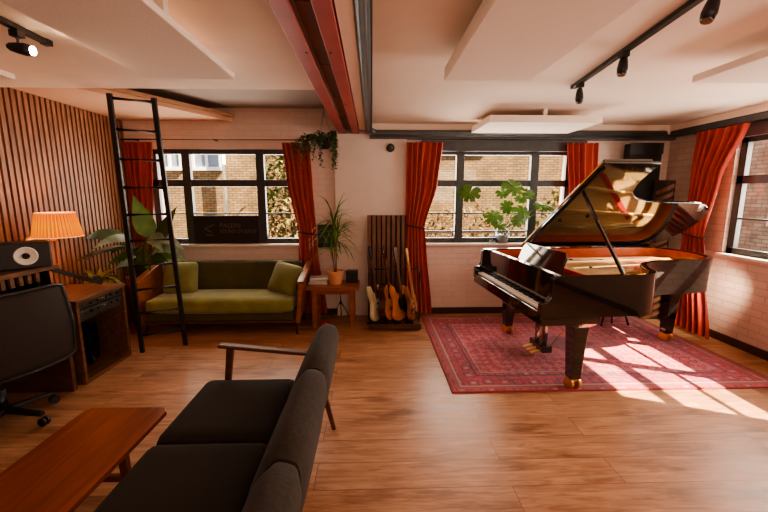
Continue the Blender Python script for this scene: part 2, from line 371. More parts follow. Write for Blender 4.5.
def cushion(name, a, b, material, parent=None, r=.04, puff=.0, M=None, n=6, seamless=True):
    """soft block with rounded edges and a puffed middle, built as one mesh in the box a-b"""
    a = Vector(a); b = Vector(b); c = (a+b)/2; h = (b-a)/2; mb = MB(M)
    bm = bmesh.new(); bmesh.ops.create_cube(bm, size=2)
    bmesh.ops.subdivide_edges(bm, edges=bm.edges, cuts=n*2-1, use_grid_fill=True)
    vs = []
    for v in bm.verts:
        p = v.co.copy(); q = Vector((p.x*h.x, p.y*h.y, p.z*h.z))
        inner = Vector([max(-(h[i]-r), min(h[i]-r, q[i])) for i in range(3)])
        d = q-inner
        if d.length > 1e-9: q = inner + d.normalized()*r
        t = min(range(3), key=lambda i: h[i])     # thin axis bulges
        o1, o2 = [i for i in range(3) if i != t]
        q[t] += math.copysign(puff, p[t])*abs(p[t])*(1-p[o1]**2)*(1-p[o2]**2)
        vs.append(c+q)
    bm.verts.ensure_lookup_table()
    idx = {v: i for i, v in enumerate(bm.verts)}
    mb.add(vs, [tuple(idx[v] for v in f.verts) for f in bm.faces]); bm.free()
    return mb.build(name, material, parent, smooth=True)
def thing(name, label, cat, loc=(0,0,0), group=None):
    o = bpy.data.objects.new(name, None); COL.objects.link(o); o.location = loc; o.empty_display_size = .1
    o['label'] = label; o['category'] = cat
    if group: o['group'] = group
    return o
def tag(o, label, cat, group=None, kind=None):
    o['label'] = label; o['category'] = cat
    if group: o['group'] = group
    if kind: o['kind'] = kind
    return o
def struct(o): o['kind'] = 'structure'; return o
def srt(name, loc=(0,0,0)):
    o = bpy.data.objects.new(name, None); COL.objects.link(o); o.location = loc; o['kind'] = 'structure'; return o
def T(loc, rz=0, ry=0, rx=0): return Matrix.Translation(loc) @ Euler((rx, ry, rz)).to_matrix().to_4x4()

# ------------------------------------------------------------------ room shell
YB, XR, XL, YF, ZC = 4.92, 3.87, -3.07, -2.2, 2.47
o = MB().box((XL-.3, YF-.2, -.12), (XR+.3, YB+.3, 0)).build('floor', M_['floor']); o.data.transform(Matrix.Translation(o.location)); o.location = (0,0,0); struct(o)
# back wall with two openings
W1 = (-2.80, -.86, .94, 2.17); W2 = (.63, 2.62, .94, 2.17)
mb = MB()
ya, yb = YB, YB+.30
for (x0, x1, z0, z1) in ((XL-.3, W1[0], 0, 2.9), (W1[1], W2[0], 0, 2.9), (W2[1], XR+.3, 0, 2.9),
                         (W1[0], W1[1], 0, W1[2]), (W1[0], W1[1], W1[3], 2.9), (W2[0], W2[1], 0, W2[2]), (W2[0], W2[1], W2[3], 2.9)):
    mb.box((x0, ya, z0), (x1, yb, z1))
o = mb.build('wall_back', M_['brickwhite']); struct(o)
# chimney-like pier between the windows that stands a little proud
# right wall
W3 = (1.84, 3.99, .94, 2.2)
mb = MB()
for (y0, y1, z0, z1) in ((YF-.2, W3[0], 0, 2.6), (W3[1], YB, 0, 2.6), (W3[0], W3[1], 0, W3[2]), (W3[0], W3[1], W3[3], 2.6)):
    mb.box((XR, y0, z0), (XR+.13, y1, z1))
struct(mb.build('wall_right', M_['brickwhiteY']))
# left wall: backing with vertical oak slats (surface pattern of one wall)
t = srt('wall_left', (XL, 0, 0))
MB().box((XL-.3, YF-.2, 0), (XL-.02, YB, 2.66)).build('backing', M_['felt'], t)
mb = MB(); y = YF
while y < YB-.03:
    mb.box((XL-.02, y, .0), (XL+.006, y+.037, 2.50)); y += .059
mb.build('slats', M_['slat'], t)
o = MB().box((XL-.3, YF-.3, 0), (XR+.3, YF, 2.6)).build('wall_front', M_['plaster']); struct(o)
# ceiling: main slab, lowered left deck, recess behind the deck with a boxed soffit
mb = MB()
mb.box((-.42, YF-.2, ZC), (XR+.3, YB+.3, 3.0)); mb.box((XL-.3, YF-.2, ZC-.02), (-.42, 3.27, 3.0))
t = srt('ceiling'); mb.build('main_ceiling', M_['plaster'], t)
MB().box((XL-.3, 3.27, 2.66), (-.42, YB+.3, 3.0)).build('recess_ceiling', mat('shaded_recess_plaster', (.42, .36, .33), .85, var=.05, scale=3), t)  # shade of the recess put into a greyer plaster colour
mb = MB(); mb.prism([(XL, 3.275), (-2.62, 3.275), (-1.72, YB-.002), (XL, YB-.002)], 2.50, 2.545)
struct(mb.build('trim_1', mat('lamplit_soffit_tint', (.80, .50, .34), .8, var=.04, scale=4)))  # orange lamp light on the soffit put into its base colour
mb = MB(); mb.bar((-2.59, 3.30, 2.565), (-1.71, YB-.02, 2.565), .035, .035)
struct(mb.build('trim_2', mat('pale_timber_edge', (.62, .36, .22), .6)))
MBb = MB().box((XL+.02, YB-.018, 0), (XR, YB, .085)).build('baseboard_back', M_['skirt']); struct(MBb)
struct(MB().box((XR-.018, YF, 0), (XR, YB-.018, .085)).build('baseboard_right', M_['skirt']))
# black lintel/trunking above the windows (runs along back wall, then right wall)
mb = MB(); mb.box((-.02, YB-.09, 2.29), (XR, YB, 2.36)); mb.box((XR-.09, YF, 2.325), (XR, YB-.09, 2.395)); mb.box((XR-.03, YF, 2.19), (XR, YB-.7, 2.325))
struct(mb.build('trim_3', M_['pipe'], bevel=.006))
mb = MB(); mb.box((-.02, YB-.10, 2.361), (XR, YB, ZC)); mb.box((XR-.10, YF, 2.396), (XR, YB-.10, ZC)); struct(mb.build('trim_7', M_['plaster']))
struct(MB().box((-.47, YB-.05, .0), (.44, YB, 2.355)).build('trim_6', mat('smooth_cream_wall_paint', (.80, .68, .61), .6, var=.03, scale=6, bump=.1), bevel=.003))
mb = MB(); mb.box((.63, YB-.05, 2.15), (2.75, YB, 2.28))
struct(mb.build('trim_4', M_['steelframe']))

def window(name, axis, c0, c1, z0, z1, mull, fixed, barz=1.75, fine=1.36, extra=None):
    """steel window: outer frame, mullions, transom, fine bars; panes and sill as parts"""
    t = srt(name, (0, 0, 0))
    f0 = .075; d0, d1 = .045, .10
    def bx(mb, a, b, za, zb, da, db):
        if axis == 'x': mb.box((a, fixed+da, za), (b, fixed+db, zb))
        else: mb.box((fixed+da, a, za), (fixed+db, b, zb))
    mb = MB()
    bx(mb, c0, c1, z0, z0+.065, d0, d1); bx(mb, c0, c1, z1-.06, z1, d0, d1)
    bx(mb, c0, c0+f0, z0, z1, d0, d1); bx(mb, c1-f0, c1, z0, z1, d0, d1)
    for m_ in mull: bx(mb, m_-.052, m_+.052, z0, z1, d0-.01, d1)
    bx(mb, c0, c1, barz-.043, barz+.043, d0, d1)
    mb.build('window_frame', M_['steelframe'], t, bevel=.004)
    mb = MB(); bx(mb, c0, c1, fine-.009, fine+.009, d0+.01, d1-.01); mb.build('glazing_bar', M_['steelframe'], t)
    if extra:
        mb = MB(); bx(mb, c0, c1, extra-.008, extra+.008, d0+.01, d1-.01); mb.build('glazing_bar', M_['steelframe'], t)
    edges = [c0+f0] + sorted(mull) + [c1-f0]
    for i in range(len(edges)-1):
        for (za, zb) in ((z0+.05, barz), (barz, z1-.05)):
            mb = MB(); a, b = edges[i], edges[i+1]
            dd = (d0+d1)/2
            if axis == 'x': mb.add([(a, fixed+dd, za), (b, fixed+dd, za), (b, fixed+dd, zb), (a, fixed+dd, zb)], [(0,1,2,3)])
            else: mb.add([(fixed+dd, a, za), (fixed+dd, b, za), (fixed+dd, b, zb), (fixed+dd, a, zb)], [(0,1,2,3)])
            mb.build('pane', glass, t)
    mb = MB(); bx(mb, c0-.02, c1+.02, z0-.03, z0, -.06, d0); mb.build('sill', M_['sillwhite'], t, bevel=.006)
    return t
window('window_1', 'x', W1[0], W1[1], .97, 2.17, [-2.36, -1.43], YB)
window('window_2', 'x', W2[0], W2[1], .97, 2.17, [1.15, 2.13], YB, extra=1.12)
window('window_3', 'y', W3[0], W3[1], .97, 2.2, [2.62, 3.34], XR, barz=1.76, fine=1.35)

# ------------------------------------------------------------------ beams, pipe, panels, tracks
g = 'red beams crossing the ceiling'
for x0, x1, lb in ((-.412, -.33, 'left of the pair of red painted steel ceiling beams, beside the hanging plant'), (-.24, -.157, 'right of the pair of red painted steel ceiling beams, beside the grey pipe')):
    t = thing('steel_beam', lb, 'beam', ((x0+x1)/2, YF+.02, 2.358), g)
    MB().box((x0, YF+.02, 2.358), (x1, YB-.01, 2.370)).build('bottom_flange', M_['redsteel'], t, bevel=.003)
    xm = x0+.012 if x0 < -.3 else x1-.012
    MB().box((xm-.007, YF+.02, 2.370), (xm+.007, YB-.01, 2.468 if x0 > -.3 else 2.449)).build('web', M_['redsteel'], t)
    for k in range(6):
        y = YF+.9+k*1.16
        MB().tube([(x1-.02 if x0 < -.3 else x0+.02, y, 2.358), (x1-.02 if x0 < -.3 else x0+.02, y, 2.351)], .006, 6).build('bolt', M_['blackmatt'], t)
t = thing('timber_infill', 'brown timber infill boards wedged between the two red ceiling beams', 'board', (-.30, 0, 2.39))
y = YF+.03
while y < YB-.1:
    y2 = min(y+.78, YB-.02); MB().box((-.322, y, 2.40), (-.248, y2-.012, 2.449)).build('board', M_['brownboard'], t); y = y2
mb = MB(); pts = [(-.035, YF+.05, 2.40), (-.035, 4.70, 2.40)]
for k in range(7):
    a = PI/2*k/6; pts.append((.055-.09*math.cos(a), 4.70+.10*math.sin(a)+.0, 2.40-.05*k/6))
pts += [(3.70, 4.80, 2.358)]
tag(mb.tube(pts, .041, 14).build('ceiling_pipe', M_['pipe'], smooth=True), 'dark grey pipe along the right red beam, turning along the back wall', 'pipe')
struct(MB().box((-.153, YF, 2.395), (-.078, YB-.1, 2.469)).build('trim_5', M_['plaster']))

def panel(x0, x1, y0, y1, label, posts, z0=2.33, z1=2.39, tilt=None):
    t = thing('ceiling_baffle', label, 'ceiling panel', ((x0+x1)/2, (y0+y1)/2, z0), 'white acoustic panels hung from the ceiling')
    MB().box((x0, y0, z0), (x1, y1, z1)).build('panel_board', M_['panelwhite'], t, bevel=.004)
    zc = 2.45 if x0 < -.5 else 2.47
    for (x, y) in posts: MB().box((x-.02, y-.02, z1), (x+.02, y+.02, zc)).build('hanger', M_['panelwhite'], t)
panel(-1.42, -.87, .85, 2.58, 'long white acoustic panel left of the red beams', [(-.905, 1.80), (-1.3, 2.3)], 2.33, 2.365)
panel(-2.9, -2.28, .9, 2.63, 'white acoustic panel above the desk, cut by the left edge of the view', [(-2.6, 1.6), (-2.6, 2.3)], 2.33, 2.365)
panel(.47, 1.03, .75, 2.56, 'large white acoustic panel right of the grey pipe, nearest the centre', [(.75, 1.2), (.75, 2.2)], 2.33, 2.41)
panel(1.19, 2.36, 3.93, 4.62, 'wide white acoustic panel close to the back wall above the window', [(1.78, 3.99)], 2.33, 2.40)
panel(2.11, 2.7, .9, 2.56, 'white acoustic panel at the upper right, beyond the track lights', [(2.4, 1.2), (2.4, 2.2)], 2.33, 2.375)

def track(p, q, label, zc):
    t = thing('track_rail', label, 'light track', p)
    mb = MB(); mb.bar(p, q, .034, .024); mb.build('rail', M_['blackmatt'], t)
    for e in (p, q): MB().box((e[0]-.02, e[1]-.02, zc-.03), (e[0]+.02, e[1]+.02, zc-.001)).build('end_cap', M_['blackmatt'], t)
track((1.62, 3.13, 2.455), (1.36, 1.10, 2.455), 'black light track on the ceiling between two white panels, carrying three spotlights', 2.47)
track((-1.80, 2.30, 2.435), (-1.76, 1.2, 2.435), 'short black light track on the left ceiling above the desk area', 2.45)
def spot(p, d, label, ztop, lit=False):
    t = thing('spotlight', label, 'spotlight', p, 'ceiling track spotlights')
    p = Vector(p); d = Vector(d).normalized(); x, y, dd = frame_from(d)
    MB().box((p.x-.022, p.y-.022, ztop-.03), (p.x+.022, p.y+.022, ztop)).build('adapter', M_['blackmatt'], t)
    MB().tube([(p.x, p.y, ztop-.03), p], .008, 8).build('stem', M_['blackmatt'], t)
    mb = MB(); prof = [(0, .012), (.012, .020), (.045, .026), (.08, .030), (.11, .026)]
    mb.tube([p+d*(a-.05) for a, r in prof], [r for a, r in prof], 16); mb.build('lamp_head', M_['blackmatt'], t, smooth=True)
    c = p+d*.0605
    MB().tube([c, c+d*.006], .022, 16).build('lens', M_['spot'] if lit else M_['chrome'], t)
spot((1.60, 3.00, 2.365), (.05, .0, -1), 'smallest black ceiling spotlight at the far end of the right track', 2.443)
spot((1.51, 2.36, 2.375), (-.12, -.1, -1), 'middle black spotlight on the right ceiling track', 2.443)
spot((1.415, 1.66, 2.375), (-.35, -.1, -1), 'largest black spotlight, cut by the top edge of the view', 2.443)
spot((-1.80, 2.12, 2.34), (.8, .1, -.12), 'lit spotlight glowing warm white on the left ceiling track', 2.423, True)

# round wall fitting near the pier top
t = thing('wall_speaker', 'small round dark fitting on the white wall left of the middle red curtain', 'wall fitting', (.235, YB-.05, 2.18))
MBv = MB(T((.235, YB-.051, 2.185), rx=PI/2)); MBv.lathe([(.052, 0), (.052, .02), (.04, .035), (.03, .036)], n=20); MBv.build('housing', M_['blackmatt'], t, smooth=False)
MB(T((.235, YB-.087, 2.185), rx=PI/2)).lathe([(.027, 0), (.02, .01), (0, .014)], n=16).build('grille', M_['pipe'], t, smooth=True)

# ------------------------------------------------------------------ curtains
def curtain(name_label, rows, origin, along, nfolds, group, amp=.028, tiez=None, seed=0, nrm=None):
    """rows: (z, start, end) along a horizontal direction; folds run top to bottom"""
    rnd = random.Random(seed)
    ax = Vector(along); nx = Vector(nrm) if nrm else Vector((-ax.y, ax.x, 0)); og = Vector(origin)
    zt, zb = rows[0][0], rows[-1][0]
    t = thing('curtain', name_label, 'curtain', (og + ax*((rows[-1][1]+rows[-1][2])/2)) + Vector((0, 0, zb)), group)
    NV, NU = 46, nfolds*10
    def at(z):
        for (za, a0, a1), (zc, b0, b1) in zip(rows, rows[1:]):
            if z <= za and z >= zc:
                s_ = (za-z)/(za-zc); s_ = s_*s_*(3-2*s_)*.55 + s_*.45
                return a0+(b0-a0)*s_, a1+(b1-a1)*s_
        return rows[-1][1], rows[-1][2]
    ph = [rnd.uniform(-.5, .5) for _ in range(nfolds+2)]; vs = []
    for j in range(NV+1):
        z = zt+(zb-zt)*j/NV; a, b = at(z)
        squeeze = 1.0
        if tiez: squeeze = .55+.45*min(1, abs(z-tiez)/.25)
        for i in range(NU+1):
            u = i/NU; w = u + .012*math.sin(3*u*PI+z*2)
            k = int(u*nfolds); f = math.sin(2*PI*(w*nfolds)+ph[k]*.5)
            off = amp*squeeze*(f*(.75+.25*ph[k]) + .3*math.sin(5*PI*nfolds*u/2+z*1.7))
            vs.append(og+ax*(a+(b-a)*u)+nx*off+Vector((0, 0, z)))
    fs = [(j*(NU+1)+i, j*(NU+1)+i+1, (j+1)*(NU+1)+i+1, (j+1)*(NU+1)+i) for j in range(NV) for i in range(NU)]
    mb = MB(); mb.add(vs, fs); mb.build('drape', M_['curtain'], t, smooth=True, fixn=False)
    if tiez:
        a, b = at(tiez); mb = MB()
        pts = []
        for k in range(17):
            an = 2*PI*k/16; pts.append(og+ax*((a+b)/2+((b-a)/2+.006)*math.cos(an))+nx*(.045*math.sin(an))+Vector((0, 0, tiez-.02*math.cos(an))))
        mb.tube(pts, .009, 6); mb.build('tieback', M_['blackmatt'], t, smooth=True)
G = 'rust red curtains'
curtain('rust red curtain at the left end of the left window, behind the ladder', [(2.24, -3.03, -2.68), (1.6, -3.03, -2.72), (1.0, -3.03, -2.80), (.35, -3.03, -2.82)], (0, 4.83, 0), (1, 0, 0), 5, G, seed=1)
curtain('rust red curtain tied back between the green sofa and the side table', [(2.235, -1.10, -.77), (1.75, -1.06, -.745), (1.15, -.945, -.715), (.9, -.95, -.70), (.05, -.99, -.60)], (0, 4.81, 0), (1, 0, 0), 5, G, tiez=1.12, seed=2)
curtain('tall rust red curtain behind the guitars, left of the right-hand window', [(2.245, .43, .89), (1.75, .43, .83), (1.2, .425, .675), (.9, .42, .70), (.03, .40, .79)], (0, 4.80, 0), (1, 0, 0), 6, G, tiez=1.2, seed=3)
curtain('rust red curtain at the right end of the back window, behind the piano lid', [(2.245, 2.45, 2.86), (1.6, 2.52, 2.88), (1.1, 2.6, 2.88), (.05, 2.5, 2.9)], (0, 4.80, 0), (1, 0, 0), 5, G, seed=4)
curtain('sunlit rust red curtain tied back at the right wall, beside the piano tail', [(2.30, -4.30, -3.72), (1.8, -4.33, -3.93), (1.17, -4.36, -4.04), (.9, -4.37, -3.98), (.03, -4.33, -3.80)], (3.70, 0, 0), (0, -1, 0), 6, G, tiez=1.14, seed=5, nrm=(1, 0, 0), amp=.034)
t = thing('curtain_rail', 'thin dark curtain rail above the left window', 'curtain rail', (-1.9, 4.83, 2.27))
MB().tube([(-3.05, 4.83, 2.27), (-.56, 4.83, 2.27)], .009, 8).build('rail', M_['blackmatt'], t, smooth=True)
for x in (-2.9, -1.93, -.7): MB().box((x-.01, 4.83, 2.262), (x+.01, YB, 2.278)).build('bracket', M_['blackmatt'], t)

# ------------------------------------------------------------------ ladder
t = thing('ladder', 'black metal loft ladder leaning up to the ceiling opening in front of the green sofa', 'ladder', (-2.2, 3.8, 0))
bl, br, tl, tr = Vector((-2.37, 3.73, 0)), Vector((-2.02, 3.91, 0)), Vector((-2.19, 3.38, 2.44)), Vector((-1.91, 3.53, 2.44))
MB().bar(bl, tl, .026, .042).build('rail', M_['blackmatt'], t, bevel=.004)
MB().bar(br, tr, .026, .042).build('rail', M_['blackmatt'], t, bevel=.004)
for k in range(10):
    s_ = (.19+k*.246)/2.44
    MB().tube([bl.lerp(tl, s_), br.lerp(tr, s_)], .0155, 8).build('rung', M_['blackmatt'], t, smooth=True)

# ------------------------------------------------------------------ rug + lamp etc
RX0, RX1, RY0, RY1 = .645, 3.50, 2.82, 4.77
mb = MB(); nx, ny = 40, 28; vs = []
cx, cy = (RX0+RX1)/2, (RY0+RY1)/2
o = MB().box((RX0, RY0, .0), (RX1, RY1, .011)).build('persian_rug', rugmat((RX1-RX0)/2, (RY1-RY0)/2), bevel=.004)
tag(o, 'red patterned persian rug lying under the grand piano', 'rug')

# ------------------------------------------------------------------ grand piano
PO = Vector((1.315, 2.72, 0)); PA = R(4)
PM = Matrix.Translation(PO) @ Euler((0, 0, PA)).to_matrix().to_4x4()
P_ = thing('grand_piano', 'black lacquered grand piano with raised lid standing on the red rug', 'piano', PO)
def catmull(pts, n=6):
    out = []
    for i in range(len(pts)-1):
        p0 = pts[max(i-1, 0)]; p1 = pts[i]; p2 = pts[i+1]; p3 = pts[min(i+2, len(pts)-1)]
        for k in range(n):
            s_ = k/n
            out.append(tuple(.5*((2*p1[j])+(-p0[j]+p2[j])*s_+(2*p0[j]-5*p1[j]+4*p2[j]-p3[j])*s_*s_+(-p0[j]+3*p1[j]-3*p2[j]+p3[j])*s_**3) for j in (0, 1)))
    out.append(pts[-1]); return out
W = 1.54
curve = catmull([(.70, 0), (.85, .015), (.98, .10), (1.07, .28), (1.20, .45), (1.40, .54), (1.62, .575), (1.85, .585), (2.04, .64), (2.19, .78), (2.27, 1.0), (2.27, 1.25), (2.19, 1.44), (2.06, 1.52), (1.9, W)], 5)
rim = [(.10, 0)] + curve + [(.10, W)]
def inset(pts, d):
    n = len(pts); out = []
    for i in range(n):
        p0, p1, p2 = Vector(pts[i-1]), Vector(pts[i]), Vector(pts[(i+1) % n])
        a = (p1-p0).normalized(); b_ = (p2-p1).normalized(); nn = Vector((-a.y-b_.y, a.x+b_.x))
        if nn.length < 1e-6: nn = Vector((-a.y, a.x))
        nn.normalize(); out.append(tuple(p1+nn*d/max(.5, nn.dot(Vector((-a.y, a.x))))))
    return out
inner = inset(rim, .045)
ZR, ZB = .99, .66
o = MB(PM).ring(rim, inner, ZB, ZR).build('rim', M_['black'], P_); smooth_angle(o, 35)
o = MB(PM).ring(inset(rim, .0455), inset(rim, .052), .80, ZR-.012).build('inner_rim', M_['innerrim'], P_); smooth_angle(o, 35)
MB(PM).prism(inset(rim, .02), ZB+.0, ZB+.05).build('bottom_board', M_['black'], P_)
MB(PM).prism([p for p in inset(rim, .053)], .80, .83).build('soundboard', M_['sound'], P_)
# keyboard end: keybed, cheeks, fallboard, top shelf
MB(PM).box((-.02, 0, .60), (.30, W, .66)).build('keybed', M_['black'], P_, bevel=.006)
MB(PM).box((-.025, .05, .66), (-.005, W-.05, .705)).build('key_slip', M_['black'], P_, bevel=.003)
for y0 in (0, W-.055):
    mb = MB(PM @ Matrix(((1,0,0,0),(0,0,1,0),(0,1,0,0),(0,0,0,1))))
    mb.prism([(-.03, .66), (.105, .66), (.105, ZR), (.075, ZR), (.055, ZR-.02), (.045, .83), (.02, .79), (-.03, .78)], y0, y0+.055)
    mb.build('cheek', M_['black'], P_, bevel=.004)
KY0, KY1 = .075, W-.075; kw = (KY1-KY0)/52
mb = MB(); mb.box((0, .0006, 0), (.155, kw-.0006, .022)); wk = mb.build('white_key', M_['ivory'], P_, bevel=.0015)
bk = MB().box((.055, -.0055, .0), (.155, .0055, .012)).build('black_key', M_['plasticblack'], P_, bevel=.001)
wk.data.transform(Matrix.Translation(PO)); bk.data.transform(Matrix.Translation(PO))
def keyplace(src, first, y, z):
    k = src if first else src.copy()
    if not first: COL.objects.link(k)
    k.parent = P_; k.rotation_euler = (0, 0, PA); loc = PM @ Vector((0, y, z)); k.location = loc-PO
for i in range(52): keyplace(wk, i == 0, KY0+i*kw, .708)
first = True
for i in range(51):
    if (i % 7) in (0, 2, 3, 5, 6):
        keyplace(bk, first, KY0+(i+1)*kw, .730); first = False
mb = MB(PM @ Matrix(((1,0,0,0),(0,0,1,0),(0,1,0,0),(0,0,0,1)))); mb.prism([(.155, .72), (.175, .72), (.20, .87), (.185, .88), (.155, .78)], .055, W-.055); mb.build('fallboard', M_['black'], P_, bevel=.003)
MB(PM).box((.105, .045, .94), (.16, W-.045, .965)).build('front_rail', M_['black'], P_, bevel=.004)
MB(PM).box((.16, .045, .86), (.50, W-.045, .90)).build('music_shelf', M_['black'], P_, bevel=.003)
MB(PM).box((.50, .05, .86), (.515, W-.05, .93)).build('felt_strip', M_['redfelt'], P_)
# music desk standing on the shelf
Md = PM @ T((.33, .38, .90), ry=R(20))
mb = MB(Md @ Matrix(((0,0,1,0),(1,0,0,0),(0,1,0,0),(0,0,0,1)))); mb.prism([(0, 0), (.80, 0), (.80, .16), (.76, .215), (.04, .215), (0, .16)], -.008, .008)
mb.build('music_desk', M_['black'], P_, bevel=.002)
MB(PM).box((.24, .34, .90), (.36, 1.22, .912)).build('desk_tray', M_['black'], P_)
# iron plate with holes shown as darker soundboard gaps
plate = catmull([(.55, .10), (.85, .09), (1.0, .28), (1.2, .50), (1.5, .66), (1.85, .68), (2.06, .82), (2.15, 1.05), (2.13, 1.25), (2.0, 1.40)], 4) + [(.55, 1.38)]
o = MB(PM).ring(plate, inset(plate, .09), .868, .885).build('iron_plate', M_['gold'], P_); smooth_angle(o)
MB(PM).box((.52, .055, .86), (.72, W-.055, .884)).build('pin_block', M_['gold'], P_, bevel=.003)
for v0, v1, u1 in ((.42, .62, 1.35), (.78, .95, 1.95), (1.1, 1.2, 2.12)):
    MB(PM).bar((.70, v0, .885), (u1, v1, .885), .03, .03).build('plate_strut', M_['gold'], P_, bevel=.004)
MB(PM).bar((.78, .16, .872), (1.85, 1.25, .872), .05, .02).build('damper_felt', M_['redfelt'], P_)
mb = MB(PM)
for k in range(64):
    v = .10+k*(1.36-.10)/63; ue = min(2.12, .95+1.25*((v-.1)/1.1)**.8); sft = .06*(v-.1)
    a, b_ = Vector((.62, v, .893)), Vector((ue, min(1.36, v+sft+.06), .887))
    mb.bar(a, b_, .0022, .0022)
o = mb.build('strings', M_['string'], P_); o['kind'] = 'stuff'
mb = MB(PM)
for k in range(52):
    for j in range(3): mb.box((.555+j*.022, .10+k*.0245, .884), (.561+j*.022, .106+k*.0245, .905))
o = mb.build('tuning_pins', M_['string'], P_); o['kind'] = 'stuff'
for (u, v) in ((.60, .35), (.60, .7), (.60, 1.1), (.98, 1.25), (1.3, 1.2), (.9, .8)):
    MB(PM).lathe([(.022, 0), (.020, .014), (0, .018)], (u, v, .886), 10).build('plate_bolt', M_['plasticblack'], P_, smooth=True)
# lid: main leaf raised 35 deg about the bass side, front flap folded back on top
LA = R(33)
LM = PM @ Matrix.Translation((0, W+.005, ZR+.008)) @ Euler((-LA, 0, 0)).to_matrix().to_4x4() @ Matrix.Translation((0, -W-.005, 0))
lid = [(.55, -.015), (1.04, -.015)] + catmull([(1.035, .02), (1.04, .24), (1.13, .44), (1.34, .55), (1.6, .575), (1.86, .585), (2.06, .64), (2.21, .79), (2.29, 1.0), (2.29, 1.25), (2.21, 1.45), (2.08, 1.53)], 5) + [(2.0, W+.005), (.55, W+.005)]
o = MB(LM).prism(lid, 0, .022).build('lid', M_['black'], P_, bevel=.003); smooth_angle(o, 35)
FM = LM @ Matrix.Translation((.555, 0, .0235)) @ Euler((0, R(-.3), 0)).to_matrix().to_4x4()
MB(FM).box((.0, -.015, 0), (.42, W+.005, .020)).build('lid_front_flap', M_['black'], P_, bevel=.003)
MB(LM).tube([(.548, 0, .024), (.548, W, .024)], .007, 8).build('lid_hinge', M_['brass'], P_, smooth=True)
MB(LM).tube([(.58, .04, -.008), (.58, W-.08, -.008)], .010, 6).build('lid_edge_bead', M_['black'], P_, smooth=True)
# prop stick
pb = PM @ Vector((.66, .035, ZR-.03)); pt = LM @ Vector((.62, .40, -.004))
MB().bar(pb, pt, .030, .018, up=(1, 0, 0)).build('prop_stick', M_['black'], P_, bevel=.003)
MB().bar(pb+Vector((-.02, 0, -.02)), pb+Vector((.05, 0, -.02)), .03, .02).build('prop_block', M_['brass'], P_)
# legs with twin casters
for (u, v) in ((.36, .13), (.36, W-.13), (2.00, 1.0)):
    mb = MB(PM)
    def sq(c, w, z): return [(c[0]+i*w/2, c[1]+j*w/2, z) for i, j in ((-1,-1),(1,-1),(1,1),(-1,1))]
    secs = [(.23, .66), (.22, .60), (.13, .555), (.125, .53), (.12, .50), (.085, .10)]
    for (w0, z0), (w1, z1) in zip(secs, secs[1:]): mb.hexa(sq((u, v), w1, z1), sq((u, v), w0, z0))
    lg = mb.build('leg', M_['black'], P_, bevel=.003)
    c = PM @ Vector((u, v, 0))
    MB().box((c.x-.028, c.y-.028, .07), (c.x+.028, c.y+.028, .115)).build('caster_fork', M_['brass'], lg, bevel=.004)
    for sx in (-.026, .026):
        mb = MB(T((c.x+sx*1.2-.012, c.y-.01, .0585), ry=PI/2, rz=.35)); mb.lathe([(.014, -.004), (.044, -.002), (.047, .004), (.047, .022), (.044, .028), (.014, .030)], n=18)
        o = mb.build('caster_wheel', M_['brass'], lg); smooth_angle(o)
# pedal lyre
ly = MB(PM)
c0, c1 = (.42, W/2-.16), (.42, W/2+.16)
pd = None
mb = MB(PM)
mb.box((.37, W/2-.13, .085), (.47, W/2+.13, .15)); MB(PM).box((.38, W/2-.14, .60), (.46, W/2+.14, .66)).build('lyre_block', M_['black'], P_, bevel=.006)
pd = mb.build('pedal_box', M_['black'], P_, bevel=.006)
for yy in (-.09, .09): MB(PM).bar((.42, W/2+yy, .60), (.42, W/2+yy*.75, .15), .03, .04).build('lyre_post', M_['black'], P_, bevel=.004)
for yy in (-.02, .02): MB(PM).tube([(.42, W/2+yy, .60), (.42, W/2+yy, .15)], .005, 6).build('pedal_rod', M_['brass'], P_, smooth=True)
for yy in (-.075, 0, .075):
    MB(PM).bar((.38, W/2+yy, .10), (.28, W/2+yy, .075), .028, .010, .042, .010, up=(0, 0, 1)).build('pedal', M_['brass'], P_, bevel=.003)
for yy in (-.1, .1): MB(PM).tube([(.45, W/2+yy, .13), (.86, W/2+yy*1.6, .66)], .007, 6).build('lyre_brace', M_['brass'] if yy < 0 else M_['chrome'], P_, smooth=True)

# ------------------------------------------------------------------ green sofa
S = thing('green_sofa', 'olive green velvet sofa with wooden arms under the left window', 'sofa', (-1.72, 4.45, 0))
sx0, sx1 = -2.62, -.86
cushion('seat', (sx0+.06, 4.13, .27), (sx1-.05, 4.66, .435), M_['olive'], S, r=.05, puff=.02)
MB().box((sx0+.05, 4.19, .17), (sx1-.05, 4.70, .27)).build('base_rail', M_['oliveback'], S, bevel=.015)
MB().box((sx0+.03, 4.165, .145), (sx1-.03, 4.215, .172)).build('front_rail', M_['darkteak'], S, bevel=.004)
mb = MB(T((0, 4.62, .40), rx=R(-10)))
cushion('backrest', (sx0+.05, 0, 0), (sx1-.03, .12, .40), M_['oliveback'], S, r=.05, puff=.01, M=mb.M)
MB().tube([(sx0+.10, 4.615, .797), (sx1-.08, 4.615, .797)], .006, 6).build('back_piping', M_['olivelight'], S, smooth=True)
for sx, sg in ((sx0, -1), (sx1, 1)):
    # flared arm: wooden frame around a veneered panel
    def ap(y, z): return Vector((sx + sg*.045*max(0, (z-.2))/.4*.9, y, z))
    out = [ap(4.20, .18), ap(4.74, .18), ap(4.74, .74), ap(4.20, .60)]
    mb = MB(); th = Vector((sg*.02, 0, 0)); mb.hexa([p-th for p in out], [p+th for p in out]); mb.build('arm_panel', M_['teak'], S, bevel=.003)
    MB().bar(ap(4.17, .615), ap(4.76, .765), .075, .035, up=(0, 0, 1)).build('arm_rest', M_['teak'], S, bevel=.008)
    MB().bar(ap(4.19, .60), Vector((sx, 4.19, .14)), .05, .045).build('arm_post', M_['teak'], S, bevel=.005)
